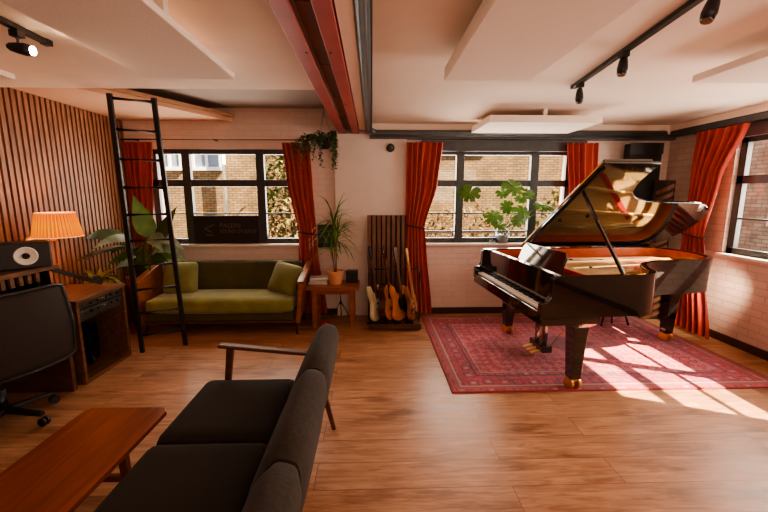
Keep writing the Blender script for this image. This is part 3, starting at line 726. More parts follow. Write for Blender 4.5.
for x, y, dx in ((sx0+.04, 4.21, -.02), (sx1-.04, 4.21, .02), (sx0+.04, 4.70, -.02), (sx1-.04, 4.70, .02)):
    MB().tube([(x+dx, y, 0), (x, y, .18)], [.014, .022], 10).build('leg', M_['darkteak'], S, smooth=True)
def pillow(label, loc, rx, rz, size=.40, ry=0):
    c = cushion('throw_pillow', (-size/2, -.055, -size/2), (size/2, .055, size/2), M_['olivelight'], None, r=.05, puff=.05, M=T(loc, rz=rz, rx=rx, ry=ry))
    tag(c, label, 'pillow', 'throw pillows on the green sofa')
pillow('square green velvet pillow at the left end of the green sofa, behind the ladder', (-2.31, 4.50, .615), R(-20), R(8), .38)
pillow('square green velvet pillow leaning on the right arm of the green sofa', (-1.05, 4.47, .60), R(-26), R(-24), .38, R(9))

# ------------------------------------------------------------------ side table and things on it
S = thing('side_table', 'low square wooden side table between the green sofa and the guitars', 'side table', (-.5, 4.6, 0))
MB().box((-.80, 4.36, .475), (-.16, 4.76, .515)).build('tabletop', M_['teak'], S, bevel=.006)
MB().box((-.74, 4.40, .42), (-.22, 4.43, .475)).build('apron', M_['teak'], S); MB().box((-.74, 4.69, .42), (-.22, 4.72, .475)).build('apron', M_['teak'], S)
for x in (-.70, -.25):
    for y in (4.41, 4.70): MB().box((x-.028, y-.02, 0), (x+.028, y+.02, .475)).build('leg', M_['teak'], S, bevel=.004)
def blade(mb, p, d, length, width, droop, n=7, fold=.15, up=(0, 0, 1), belly=.45):
    """one leaf blade starting at p along d, bending down by droop"""
    p = Vector(p); d = Vector(d).normalized(); vs = []; fs = []
    side = d.cross(Vector(up))
    if side.length < .05: side = Vector((1, 0, 0))
    side.normalize(); q = p.copy(); dd = d.copy()
    for i in range(n+1):
        s_ = i/n; w = width*math.sin(PI*min(1, (s_*(1-.02)+.02))**(.5+belly*.6))*.5 if i < n else 0.0005
        nn = side.cross(dd).normalized()
        vs += [q-side*w+nn*w*fold*2, q, q+side*w+nn*w*fold*2]
        dd = (dd+Vector((0, 0, -droop/n))).normalized(); q = q+dd*length/n
    for i in range(n):
        a = i*3; fs += [(a, a+1, a+4, a+3), (a+1, a+2, a+5, a+4)]
    mb.add(vs, fs)
def potshape(c, r0, r1, h, material, parent, soil=True):
    o = MB().lathe([(r0, 0), (r1*.97, h*.86), (r1*1.06, h*.86), (r1*1.06, h), (r1*.92, h), (r1*.9, h*.9)], c, 24).build('pot', material, parent); smooth_angle(o)
    if soil: MB().lathe([(r1*.91, h*.88), (0, h*.90)], c, 16).build('soil', M_['soil'], parent)
# dracaena
c = (-.455, 4.56, .515)
Pl = thing('dracaena_plant', 'spiky dragon tree in a terracotta pot on the side table', 'potted plant', c)
potshape(c, .075, .100, .165, M_['terra'], Pl)
rnd = random.Random(3); mb = MB(); tr_ = MB()
for (tx, ty, tz, n_, l_) in ((-.01, 0, .78, 36, .36), (.03, -.02, .62, 34, .32), (-.05, .02, .50, 26, .28)):
    top = Vector((c[0]+tx, c[1]+ty, c[2]+tz))
    tr_.tube([(c[0]+tx*.3, c[1]+ty*.3, c[2]+.12), (c[0]+tx*.6, c[1]+ty, c[2]+tz*.6), top], [.009, .008, .007], 7)
    for k in range(n_):
        a = rnd.uniform(0, 2*PI); e = rnd.uniform(-.25, 1.35); dz = math.sin(e)
        blade(mb, top+Vector((0, 0, rnd.uniform(-.12, .02))), (math.cos(a)*math.cos(e), math.sin(a)*math.cos(e)*.8, dz), l_*rnd.uniform(.8, 1.25), .020, rnd.uniform(.6, 1.9), 6)
tr_.build('trunk', M_['bark'], Pl, smooth=True); mb.build('foliage', M_['leaf'], Pl, smooth=True, fixn=False)
# books + box on table
for k, (w, col_) in enumerate(((.24, 'paper'), (.22, 'whiteplastic'), (.23, 'paper'))):
    B = thing('book', ('bottom', 'middle', 'top')[k]+' pale book of the small stack on the left of the side table', 'book', (-.70, 4.60, .515+k*.026), 'books on the side table')
    z = .5155+k*.026; rz = (k-1)*.12
    Mx = T((-.665, 4.6, z), rz=rz); MB(Mx).box((-w/2, -.08, 0), (w/2, .08, .003)).build('cover', M_['whiteplastic' if k != 1 else 'char'], B)
    MB(Mx).box((-w/2, -.08, .022), (w/2, .08, .025)).build('cover', M_['whiteplastic' if k != 1 else 'char'], B); MB(Mx).box((-w/2+.004, -.077, .003), (w/2-.004, .077, .022)).build('pages', M_['paper'], B)
B = thing('radio', 'small black box with a ribbed front on the right of the side table', 'radio', (-.255, 4.64, .515))
MB().box((-.33, 4.60, .5155), (-.185, 4.70, .665)).build('case', M_['plasticblack'], B, bevel=.006)
mb = MB()
for k in range(7): mb.box((-.318, 4.595, .54+k*.016), (-.197, 4.60, .548+k*.016))
mb.build('grille', M_['blackmatt'], B)
# framed dark print on wall
F = thing('framed_print', 'small dark framed print on the wall behind the dragon tree', 'picture', (-.585, 4.9, .93))
MB().box((-.71, YB-.02, .92), (-.46, YB-.001, 1.22)).build('frame', M_['plasticblack'], F, bevel=.003)
MB().box((-.69, YB-.023, .94), (-.48, YB-.02, 1.20)).build('print', M_['art'], F)
# things under the table
F = thing('music_stand', 'folded black tripod stand behind the side table', 'stand', (-.42, 4.80, 0))
for dx, dy in ((-.12, -.02), (.12, -.02), (0, .06)): MB().tube([(-.42+dx, 4.80+dy, .008), (-.42, 4.80, .22)], .008, 6).build('leg', M_['blackmatt'], F)
MB().tube([(-.42, 4.80, .18), (-.42, 4.80, .46)], .010, 8).build('pole', M_['blackmatt'], F)
F = thing('effects_pedal', 'small red box on the floor under the side table', 'effects pedal', (-.58, 4.42, 0))
MB().box((-.64, 4.47, .0), (-.53, 4.55, .035)).build('case', M_['redfelt'], F, bevel=.006); MB().lathe([(.012, 0), (.012, .014), (0, .016)], (-.585, 4.50, .035), 12).build('footswitch', M_['chrome'], F)

# ------------------------------------------------------------------ guitar rack and guitars
F = thing('guitar_backboard', 'tall ribbed walnut board standing against the wall behind the guitars', 'board', (.185, 4.72, 0))
MB().box((-.06, 4.70, .0), (.43, 4.735, 1.35)).build('board', M_['boardd'], F)
mb = MB()
for k in range(8): mb.box((-.06+k*.0615, 4.685, .0), (-.06+k*.060+.046, 4.70, 1.35))
mb.build('ribs', M_['board'], F)
F = thing('guitar_rack', 'low dark wooden floor rack holding four guitars', 'guitar rack', (.27, 4.4, 0))
MB().box((-.04, 4.28, .012), (.58, 4.62, .075)).build('base', M_['darkteak'], F, bevel=.005)
MB().tube([(.575, 4.45, .075), (.575, 4.45, .68)], .009, 8).build('post', M_['blackmatt'], F, smooth=True); MB().tube([(-.035, 4.45, .075), (-.035, 4.45, .68)], .009, 8).build('post', M_['blackmatt'], F, smooth=True)
MB().tube([(-.035, 4.62, .68), (.575, 4.62, .68)], .010, 8).build('cross_bar', M_['blackmatt'], F, smooth=True)
for x in (-.035, .575): MB().tube([(x, 4.45, .675), (x, 4.62, .68)], .008, 6).build('arm', M_['blackmatt'], F)
for x in (-.02, .13, .29, .44): MB().box((x-.05, 4.30, .0751), (x+.05, 4.31, .095)).build('divider', M_['felt'], F)
def outline(pts, n=5):
    q = pts[:-1]; full = q + [(-x, y) for x, y in reversed(q[1:])] if False else None
    return None
ELEC = [(0, 0), (.10, .005), (.155, .06), (.155, .12), (.125, .19), (.118, .25), (.14, .31), (.15, .37), (.125, .41), (.095, .385), (.07, .34), (.03, .335),
        (-.03, .335), (-.07, .36), (-.10, .43), (-.14, .44), (-.158, .38), (-.14, .31), (-.118, .24), (-.135, .17), (-.165, .10), (-.15, .04), (-.09, .0)]
ACOU = [(0, 0), (.11, .01), (.185, .08), (.195, .16), (.155, .24), (.125, .29), (.14, .36), (.125, .44), (.06, .485), (0, .49), (-.06, .485), (-.125, .44), (-.14, .36), (-.125, .29), (-.155, .24), (-.195, .16), (-.185, .08), (-.11, .01)]
def guitar(label, x, y, rz, tilt, bodym, sidem, neckm, guard, kind='e', scale=1., headm=None):
    """local: X across the body, Z up along the neck, -Y is the front"""
    G_ = thing('electric_guitar' if kind == 'e' else 'acoustic_guitar', label, 'guitar', (x, y, .078), 'guitars on the floor rack')
    Mg = T((x, y, .082), rz=rz) @ Euler((R(tilt), 0, 0)).to_matrix().to_4x4() @ Matrix.Scale(scale, 4)
    A = Mg @ Matrix(((1,0,0,0),(0,0,-1,0),(0,1,0,0),(0,0,0,1)))   # prism (x,y)->(x,z) ; extrude-> -y
    src = ELEC if kind == 'e' else ACOU; th = .045 if kind == 'e' else .105
    loop = catmull(src+[src[0]], 4)[:-1]
    bd = MB(A).prism(loop, 0, th).build('body', sidem, G_, bevel=.008); smooth_angle(bd, 50)
    top = inset(loop, .006)
    o = MB(A).prism(top, th, th+.004).build('body_top', bodym, G_)
    zt = .335 if kind == 'e' else .42; L_ = .62; ztop = (.335+.40) if kind == 'e' else (.49+.34)
    MB(Mg).bar((0, -th-.012, zt-.06), (0, -th-.012, ztop), .054, .022, .042, .018, up=(0, 1, 0)).build('neck', neckm, G_, bevel=.004)
    hd = MB(A); hd.prism([(-.022, ztop), (.022, ztop), (.036, ztop+.03), (.040, ztop+.15), (.012, ztop+.185), (-.030, ztop+.165), (-.032, ztop+.03)], th+.002, th+.018)
    h = hd.build('headstock', headm or neckm, G_, bevel=.003)
    for s_ in (-1, 1):
        for k in range(3):
            MB(Mg).tube([(s_*.034, -th-.010, ztop+.05+k*.036), (s_*.056, -th-.010, ztop+.05+k*.036)], .0065, 8).build('tuner', M_['chrome'], h, smooth=True)
    if guard:
        gp = catmull([(.02, .30), (.09, .30), (.11, .22), (.12, .12), (.08, .07), (.02, .10), (-.05, .17), (-.055, .27), (.02, .30)], 3)[:-1]
        MB(A).prism(gp, th+.0042, th+.0068).build('pickguard', guard, G_)
    if kind == 'e':
        for z in (.13, .20, .27): MB(Mg).box((-.035, -th-.014, z-.008), (.035, -th-.004, z+.008)).build('pickup', M_['plasticblack'], G_, bevel=.002)
        MB(Mg).box((-.035, -th-.012, .085), (.035, -th-.004, .10)).build('bridge', M_['chrome'], G_)
    else:
        MB(A).lathe([(.048, 0), (.048, .0015)], (0, .325, th+.004), 24).build('sound_hole', M_['felt'], G_)
        MB(Mg).box((-.06, -th-.014, .14), (.06, -th-.004, .158)).build('bridge', M_['rosewood'], G_)
    mb = MB(Mg)
    for k in range(6): mb.bar((-.02+k*.008, -th-.017, .10), (-.016+k*.0064, -th-.028, ztop), .0015, .0015)
    mb.build('strings', M_['string'], G_)
    return G_
guitar('cream white electric guitar, first from the left on the floor rack', .045, 4.46, R(66), -9, M_['cream'], M_['cream'], M_['rosewood'], M_['whiteplastic'], headm=M_['plasticblack'])
guitar('acoustic guitar with dark sides and amber top, second from the left on the rack', .165, 4.47, R(64), -9, M_['amber'], M_['mahog'], M_['mahog'], None, 'a', .90)
guitar('amber electric guitar with a black pickguard, third from the left on the rack', .34, 4.46, R(52), -9, M_['amber'], M_['amber'], M_['rosewood'], M_['plasticblack'], scale=.98)
guitar('brown electric guitar with a pale maple neck, rightmost on the floor rack', .49, 4.47, R(66), -9, M_['burst'], M_['burst'], M_['maple'], M_['maple'], scale=.96)

# ------------------------------------------------------------------ left: rack cabinet, desk, speaker, lamp, office chair
C_ = thing('rack_cabinet', 'wooden equipment cabinet with black audio units, open below, beside the ladder', 'cabinet', (-2.75, 3.36, 0))
x0, x1, y0, y1, H_ = -3.04, -2.44, 3.06, 3.67, .74
MB().box((x0, y0-.01, H_-.03), (x1+.01, y1+.01, H_)).build('cabinet_top', M_['oakcab'], C_, bevel=.004)
MB().box((x0, y0, 0), (x1, y0+.03, H_-.03)).build('side_panel', M_['oakcab'], C_, bevel=.003); MB().box((x0, y1-.03, 0), (x1, y1, H_-.03)).build('side_panel', M_['oakcab'], C_, bevel=.003)
MB().box((x0, y0+.03, 0), (x1, y1-.03, .035)).build('bottom_panel', M_['oakcab'], C_); MB().box((x0, y0+.03, .035), (x0+.02, y1-.03, H_-.03)).build('back_panel', M_['felt'], C_)
for z, lb in ((.645, 'uppermost'), (.575, 'middle')):
    A_ = thing('rack_unit', lb+' black audio unit with knobs in the wooden cabinet', 'audio unit', (-2.7, 3.36, z), 'audio units in the cabinet')
    MB().box((-2.95, 3.10, z), (-2.455, 3.63, z+.058)).build('chassis', M_['rackface'], A_, bevel=.003)
    for k in range(6):
        MB(T((-2.455, 3.15+k*.085, z+.03), ry=PI/2)).lathe([(.012, 0), (.011, .012), (0, .013)], n=12).build('knob', M_['chrome'] if k % 3 == 0 else M_['plasticblack'], A_)
    MB().box((-2.455, 3.30, z+.038), (-2.453, 3.5, z+.044)).build('trim_strip', M_['chrome'], A_)
for z, xs in ((.5355, 0),):
    A_ = thing('rack_unit', 'shallow black audio unit just above the open bay of the cabinet', 'audio unit', (-2.7, 3.36, z), 'audio units in the cabinet')
    MB().box((-2.95, 3.10, z), (-2.47, 3.63, z+.035)).build('chassis', M_['rackface'], A_, bevel=.003)
    for k in range(3): MB(T((-2.47, 3.2+k*.12, z+.018), ry=PI/2)).lathe([(.008, 0), (.007, .008), (0, .009)], n=10).build('button', M_['chrome'], A_)
A_ = thing('headphones', 'black headphones lying in the lower bay of the wooden cabinet', 'headphones', (-2.6, 3.30, .035))
mb = MB(); mb.tube([(-2.62, 3.30+.08*math.cos(a), .12+.10*math.sin(a)) for a in [PI*k/12 for k in range(13)]], .008, 6); mb.build('headband', M_['plasticblack'], A_, smooth=True)
for s_ in (-1, 1): MB(T((-2.62, 3.30+s_*.08, .085), rx=PI/2)).lathe([(.036, -.02), (.042, 0), (.036, .02)], n=14).build('ear_cup', M_['plasticblack'], A_)
A_ = thing('computer_tower', 'black computer case standing inside the open bay of the cabinet', 'computer', (-2.7, 3.48, .035))
MB().box((-3.0, 3.42, .0355), (-2.68, 3.58, .38)).build('case', M_['felt'], A_, bevel=.006)
mb = MB()
for k in range(10): mb.box((-2.679, 3.44, .09+k*.025), (-2.676, 3.56, .098+k*.025))
mb.build('vents', M_['plasticblack'], A_)
# desk
D_ = thing('studio_desk', 'dark studio desk with a raised wooden speaker shelf along the slatted wall', 'desk', (-2.8, 2.4, 0))
MB().box((-3.04, 1.3, .70), (-2.42, 2.99, .74)).build('desktop', M_['plasticblack'], D_, bevel=.005)
MB().box((-3.04, 2.95, 0), (-2.46, 2.985, .70)).build('side_panel', M_['darkteak'], D_); MB().box((-3.04, 1.3, 0), (-2.46, 1.335, .70)).build('side_panel', M_['darkteak'], D_)
MB().box((-3.04, 1.3, 1.045), (-2.42, 2.93, 1.077)).build('upper_shelf', M_['oakcab'], D_, bevel=.004)
for y in (1.32, 2.1, 2.95): MB().box((-3.03, y, .74), (-2.62, y+.025, 1.045)).build('shelf_support', M_['plasticblack'], D_)
MB().box((-3.03, 1.35, .74), (-3.00, 2.95, 1.045)).build('back_panel', M_['felt'], D_)
MB().hexa([(-3.05, 2.992, .74), (-2.54, 2.992, .74), (-2.62, 3.045, .745), (-3.05, 3.045, .745)], [(-3.05, 2.992, 1.03), (-2.56, 2.992, 1.03), (-2.64, 3.045, .95), (-3.05, 3.045, .95)]).build('end_cheek', M_['plasticblack'], D_, bevel=.004)
MB().bar((-2.55, 3.0, 1.02), (-2.53, 3.5, .79), .02, .03).build('sloping_rail', M_['plasticblack'], D_)
mb = MB()
for k in range(14): mb.box((-2.475, 1.9+k*.066, .97), (-2.455, 1.93+k*.066, 1.044))
mb.build('slotted_rail', M_['oakcab'], D_)
# studio monitor lying on its side on the shelf, facing the room
A_ = thing('studio_monitor', 'black studio speaker with a white round cone on the desk shelf', 'speaker', (-2.62, 2.70, 1.078))
Ms = T((-2.62, 2.70, 1.172), rz=R(42))
MB(Ms).box((-.24, -.10, -.092), (.26, .12, .092)).build('cabinet', M_['plasticblack'], A_, bevel=.008)
cone = MB(Ms @ T((.125, -.1005, 0), rx=PI/2)).lathe([(.064, 0), (.066, .008), (.058, .010), (.052, .004), (.03, -.003), (.0, .006)], n=28)
cone.build('woofer', M_['ivory'], A_, smooth=True)
MB(Ms @ T((.125, -.1075, 0), rx=PI/2)).lathe([(.022, 0), (.016, .008), (0, .012)], n=18).build('dust_cap', M_['char'], A_, smooth=True)
MB(Ms @ T((-.03, -.1005, .03), rx=PI/2)).lathe([(.03, 0), (.028, .006), (.012, .003), (0, .005)], n=20).build('tweeter', M_['plasticblack'], A_, smooth=True)
# table lamp
lx, ly_ = -2.80, 3.42
A_ = thing('wall_lamp', 'wall lamp with a glowing orange pleated shade on the slatted wall', 'lamp', (lx, ly_, .741))
MB().tube([(XL+.03, ly_, 1.20), (lx-.02, ly_, 1.20), (lx, ly_, 1.215), (lx, ly_, 1.25)], .008, 8).build('arm', M_['brass'], A_, smooth=True)
MB(T((XL+.0065, ly_, 1.20), ry=PI/2)).lathe([(.04, 0), (.04, .012), (.02, .022), (0, .024)], n=20).build('wall_plate', M_['brass'], A_, smooth=True)
vs = []; fs = []; n = 144
for (r_, z) in ((.180, 1.235), (.138, 1.445)):
    for k in range(n):
        a = 2*PI*k/n; rr_ = r_+(.0035 if k % 2 else -.0035); vs.append((lx+rr_*math.cos(a), ly_+rr_*math.sin(a), z))
for k in range(n): fs.append((k, (k+1) % n, n+(k+1) % n, n+k))
sh = MB().add(vs, fs).build('lamp_shade', M_['shade'], A_, fixn=False)
sh.data.transform(Matrix.Translation((0, 0, -.494))); sh.location = (0, 0, .494)
mb = MB()
for z, r_ in ((1.235, .181), (1.445, .139)):
    mb.tube([(lx+r_*math.cos(2*PI*k/32), ly_+r_*math.sin(2*PI*k/32), z) for k in range(33)], .005, 6, cap=False)
mb.build('shade_trim', mat('glowing_shade_trim', (.8, .4, .15), .7, emit=((1, .42, .14), .8)), A_, smooth=True)
MB().ball((lx, ly_, 1.285), .03, sc=(1, 1, 1.2)).build('bulb', mat('lamp_bulb', (1, .8, .5), .3, emit=((1, .6, .3), 4)), A_, smooth=True)
mb = MB(); mb.tube([(lx-.138, ly_, 1.445), (lx, ly_, 1.42), (lx+.138, ly_, 1.445)], .003, 6); mb.build('shade_spider', M_['brass'], A_)

# office chair
ox, oy = -2.60, 2.52
A_ = thing('office_chair', 'dark mesh office chair on castors in front of the desk', 'office chair', (ox, oy, 0))
cdir = Vector((.62, .78, 0))
ctr = Vector((-2.30, 2.40, 0)); side = Vector((.40, .917, 0)); nrm_ = Vector((.917, -.40, 0))
vs = []; fs = []; NU, NV = 14, 12
for j in range(NV+1):
    v = j/NV; z = .425+.54*v
    for i in range(NU+1):
        u = i/NU*2-1; hw = .35*(1-.05*abs(v-.45)) ; x = u*hw
        cr = .02*max(0, abs(u)-.8)/.2
        zz = z + (-cr if v > .5 else cr)*1.0
        p = ctr+side*x+nrm_*(-.09*(u*u)+.07*math.sin(PI*v)*.5-.05*v); vs.append((p.x, p.y, zz))
for j in range(NV):
    for i in range(NU): fs.append((j*(NU+1)+i, j*(NU+1)+i+1, (j+1)*(NU+1)+i+1, (j+1)*(NU+1)+i))
MB().add(vs, fs).build('backrest', M_['mesh'], A_, smooth=True, solid=.03)
edge = [vs[i] for i in range(NU+1)] + [vs[(j+1)*(NU+1)-1] for j in range(1, NV+1)] + [vs[NV*(NU+1)+i] for i in range(NU-1, -1, -1)] + [vs[j*(NU+1)] for j in range(NV-1, -1, -1)]
MB().tube(edge, .012, 8, cap=False).build('back_frame', M_['plasticblack'], A_, smooth=True)
cushion('seat', (ox-.24, oy-.24, .42), (ox+.22, oy+.24, .49), M_['mesh'], A_, r=.03)
MB().bar((ox+.15, oy-.06, .43), (ctr.x, ctr.y, .60), .06, .02).build('back_support', M_['plasticblack'], A_, bevel=.005)
MB().tube([(ox, oy, .08), (ox, oy, .25)], .028, 12).build('gas_column', M_['plasticblack'], A_, smooth=True); MB().tube([(ox, oy, .25), (ox, oy, .42)], .018, 12).build('gas_piston', M_['blackmatt'], A_, smooth=True)
for k in range(5):
    a = R(66+72*k); e = (ox+.29*math.cos(a), oy+.29*math.sin(a))
    lg = MB().bar((ox, oy, .105), (e[0], e[1], .085), .05, .035, .035, .025).build('base_arm', M_['plasticblack'], A_, bevel=.005)
    for s_ in (-.014, .014):
        o = MB(T((e[0]-math.sin(a)*s_, e[1]+math.cos(a)*s_, .031), rz=a+PI/2) @ Euler((0, PI/2, 0)).to_matrix().to_4x4()).lathe([(.010, -.009), (.030, -.008), (.031, 0), (.030, .008), (.010, .009)], n=16).build('caster_wheel', M_['plasticblack'], lg); smooth_angle(o)
for s_ in (-1, 1):
    mb = MB(); q = Vector((ox, oy, 0))+side*(s_*.28)
    mb.tube([(q.x, q.y, .44), (q.x, q.y, .66)], .014, 8); mb.box((q.x-.12, q.y-.035, .66), (q.x+.12, q.y+.035, .69)); mb.build('armrest', M_['plasticblack'], A_, bevel=.004)

# ------------------------------------------------------------------ coffee table and dark sofa in the foreground
D_ = thing('coffee_table', 'long reddish brown wooden coffee table in front of the dark sofa', 'coffee table', (-1.38, 1.3, 0))
tw = [(-1.615, .72), (-1.165, .72), (-1.145, 1.95), (-1.17, 1.99), (-1.575, 2.00), (-1.60, 1.97)]
MB().prism(tw, .392, .42).build('tabletop', M_['teakY'], D_, bevel=.005)
MB().prism([(-1.56, .80), (-1.22, .80), (-1.22, 1.90), (-1.54, 1.90)], .355, .3915).build('apron', M_['teakY'], D_)
for y in (.90, 1.72):
    for x, dx in ((-1.52, -.02), (-1.245, .02)): MB().bar((x+dx, y, 0), (x, y, .36), .022, .028, .034, .045).build('leg', M_['teakY'], D_, bevel=.003)
    MB().box((-1.51, y-.012, .185), (-1.25, y+.012, .215)).build('stretcher', M_['teakY'], D_)

D_ = thing('dark_sofa', 'charcoal brown three-seat sofa with a wooden arm in the foreground', 'sofa', (-.75, 1.4, 0))
for k in range(3):
    ya_, yb_ = 1.685-.64*k, 2.325-.64*k
    cushion('seat_cushion', (-1.075, ya_+.004, .295), (-.50, yb_-.004, .425), M_['char'], D_, r=.04, puff=.012)
BM = T((-.408, 0, .36), ry=R(17))
for k in range(3):
    ya_, yb_ = 1.70-.63*k, 2.32-.63*k
    vs = []; fs = []
    # back cushion with an arched top: profile across Y, lofted in thickness
    NYb, NT = 16, 8
    ring_n = 2*NT
    for i in range(NYb+1):
        s_ = i/NYb*2-1; y = (ya_+yb_)/2+s_*(yb_-ya_)/2*.992
        top = .485-.035*abs(s_)**5.0; edge_ = 1-.16*abs(s_)**10
        for q in range(20):
            a = 2*PI*q/20
            cx_ = math.copysign(abs(math.cos(a))**.4, math.cos(a)); cz_ = math.copysign(abs(math.sin(a))**.35, math.sin(a))
            th = .098*edge_*(1-.48*(cz_ > 0)*cz_**2)
            vs.append((cx_*th+.01, y, top/2-.01+cz_*(top/2)))
    for i in range(NYb):
        for q in range(20): fs.append((i*20+q, i*20+(q+1) % 20, (i+1)*20+(q+1) % 20, (i+1)*20+q))
    fs.append(tuple(range(20))); fs.append(tuple(NYb*20+q for q in range(20)))
    o = MB(BM).add(vs, fs).build('back_cushion', M_['charback'], D_); smooth_angle(o, 60)
MB().box((-1.04, .42, .235), (-.42, 2.30, .294)).build('seat_frame', M_['darkteak'], D_, bevel=.005)
for y in (2.42, .34):
    s_ = 1 if y > 1 else -1
    MB().bar((-1.03, y, .605), (-.34, y-.05*s_, .550), .060, .024, .045, .022, up=(0, 0, 1)).build('armrest', M_['darkteak'], D_, bevel=.008)
    MB().bar((-1.03, y, 0), (-.955, y, .592), .026, .030, .034, .046).build('front_leg', M_['darkteak'], D_, bevel=.004)
    MB().bar((-.27, y-.04*s_, 0), (-.40, y-.08*s_, .60), .024, .026, .034, .045).build('rear_leg', M_['darkteak'], D_, bevel=.004)
    MB().bar((-1.0, y-.02*s_, .265), (-.38, y-.06*s_, .265), .022, .05, up=(0, 0, 1)).build('side_rail', M_['darkteak'], D_)

# ------------------------------------------------------------------ plants
# big strelitzia-like plant in the corner
c = (-2.83, 4.60, 0)
Pl = thing('large_leafed_plant', 'tall bird-of-paradise plant with broad leaves between the slatted wall and the green sofa', 'potted plant', c)
potshape(c, .12, .16, .62, M_['pot'], Pl)
rnd = random.Random(11); st = MB()
lf, ls, ldk = MB(), MB(), MB()
def bigleaf(mb, tip0, d, length, width, droop, stemmat=True):
    b0 = Vector((c[0]+rnd.uniform(-.05, .05), c[1]+rnd.uniform(-.05, .05), .58)); t0 = Vector(tip0)
    mid = (b0+t0)/2+Vector((0, 0, .08)); st.tube([b0, mid, t0], [.011, .009, .006], 6)
    blade(mb, t0, d, length, width*1.12, droop, 9, .06, up=(rnd.uniform(-.3, .3), -.75, .65), belly=.1)
bigleaf(lf, (-2.62, 4.48, 1.12), (-.25, -.1, 1), .50, .20, -.1)
bigleaf(ldk, (-2.52, 4.45, 1.05), (.55, -.05, .9), .50, .17, .1)
bigleaf(lf, (-2.66, 4.5, 1.1), (.12, .1, 1), .34, .12, 0)
bigleaf(ls, (-2.55, 4.42, 1.10), (1, -.1, .35), .42, .16, 1.3)
bigleaf(ls, (-2.50, 4.42, 1.02), (1, -.3, .2), .44, .15, 1.2)
bigleaf(ls, (-2.60, 4.40, 1.10), (.8, -.5, .3), .36, .13, 1.5)
bigleaf(ldk, (-2.85, 4.4, 1.12), (-.5, -.6, .3), .48, .17, .6)
bigleaf(ls, (-2.80, 4.35, 1.02), (-.35, -1, .25), .52, .13, .8)
bigleaf(ldk, (-2.80, 4.35, .98), (-.4, -1, .25), .60, .15, .6)
bigleaf(ls, (-2.72, 4.30, 1.10), (-.3, -1, .5), .50, .10, 1.1)
bigleaf(ldk, (-2.7, 4.32, 1.0), (.2, -1, .2), .35, .14, .9)
bigleaf(lf, (-2.72, 4.40, .9), (.5, -.7, .4), .34, .13, .9)
for k in range(10):
    a = rnd.uniform(-2.6, .3); bigleaf(rnd.choice([lf, ldk, ls]), (c[0]+.12*math.cos(a)+.06, c[1]+.12*math.sin(a), rnd.uniform(.78, 1.0)), (math.cos(a), math.sin(a), .4), rnd.uniform(.22, .36), .10, 1.1)
st.build('stems', M_['stem'], Pl, smooth=True)
for q in (lf, ldk, ls, st):
    for v in q.v: v.x = max(v.x, XL+.03); v.y = min(v.y, YB-.13)
lf.build('foliage', M_['leaf'], Pl, smooth=True, fixn=False); ldk.build('foliage', M_['leafdark'], Pl, smooth=True, fixn=False); ls.build('foliage', M_['leafsilver'], Pl, smooth=True, fixn=False)
# small bushy plant on cabinet corner
c = (-2.86, 3.92, 0)
Pl = thing('bushy_plant', 'small yellow-green bushy plant in a tall clay planter behind the wooden cabinet', 'potted plant', c)
potshape(c, .09, .12, .72, M_['terra'], Pl)
mb = MB()
for k in range(70):
    a = rnd.uniform(0, 2*PI); e = rnd.uniform(0, 1.3)
    blade(mb, (c[0]+.05*math.cos(a), c[1]+.05*math.sin(a), .70+rnd.uniform(0, .04)), (math.cos(a)*math.cos(e), math.sin(a)*math.cos(e), math.sin(e)+.1), rnd.uniform(.10, .20), .045, 1.4, 5)
mb.build('foliage', mat('yellow_green_leaf', (.24, .22, .04), .5, var=.4), Pl, smooth=True, fixn=False)

# monstera in a glass vase on the right window sill
c = (1.73, 4.915, .971)
Pl = thing('monstera_plant', 'monstera with split leaves in a clear glass vase on the window sill', 'potted plant', c)
o = MB().lathe([(.060, 0), (.085, .05), (.09, .12), (.075, .18), (.082, .19)], c, 24).build('vase', vase, Pl, smooth=True)
MB().lathe([(.055, .008), (.078, .05), (.082, .11), (0, .112)], c, 20).build('water', mat('cloudy_water', (.45, .47, .50), .15, var=.2), Pl, smooth=True)
st = MB(); lv = MB()
def monleaf(center, size, nrm, rot):
    nrm = Vector(nrm).normalized(); x, y, _ = frame_from(nrm); ce = Vector(center)
    n_ = 40; pts = []
    for k in range(n_):
        a = 2*PI*k/n_; r_ = size*(.92+.10*math.cos(a)); 
        notch = (.66 if (k % 5 == 2 and 4 < k < 36) else 1); r_ *= notch
        if abs(a) < .2 or abs(a-2*PI) < .2: r_ *= .35 if k == 0 else .8
        a2 = a+rot; pts.append(ce+(x*math.cos(a2)+y*math.sin(a2)*.85)*r_+nrm*(-.25*size*(r_/size)**2))
    lv.add([ce]+pts, [(0, k+1, (k+1) % n_+1) for k in range(n_)])
for (x, y, z, s_, nrm_2, rot) in ((1.22, 4.74, 1.62, .115, (-.3, -1, .3), 2), (1.56, 4.80, 1.33, .10, (-.1, -1, .5), 4), (1.80, 4.76, 1.70, .12, (.1, -1, .6), 1), (1.74, 4.80, 1.45, .09, (.2, -1, .2), 3),
                                 (1.93, 4.74, 1.38, .11, (.3, -1, .5), 0), (1.90, 4.78, 1.55, .07, (0, -1, .8), 2), (2.15, 4.75, 1.48, .08, (.3, -.7, .9), 5.2), (2.24, 4.74, 1.46, .06, (.3, -.7, .9), 5.2), (1.66, 4.78, 1.62, .07, (0, -1, .6), 1.2), (1.85, 4.72, 1.28, .08, (.2, -1, .7), 4), (1.62, 4.74, 1.22, .07, (-.2, -1, .7), 2.4), (2.0, 4.75, 1.62, .08, (.2, -1, .7), .6)):
    monleaf((x, y, z), s_*1.35, nrm_2, rot)
    st.tube([(c[0]+(x-c[0])*.08, c[1]-.02, c[2]+.06), (c[0]+(x-c[0])*.25, c[1]-.06, c[2]+.22), (x, y+.02, z)], [.007, .006, .004], 6)
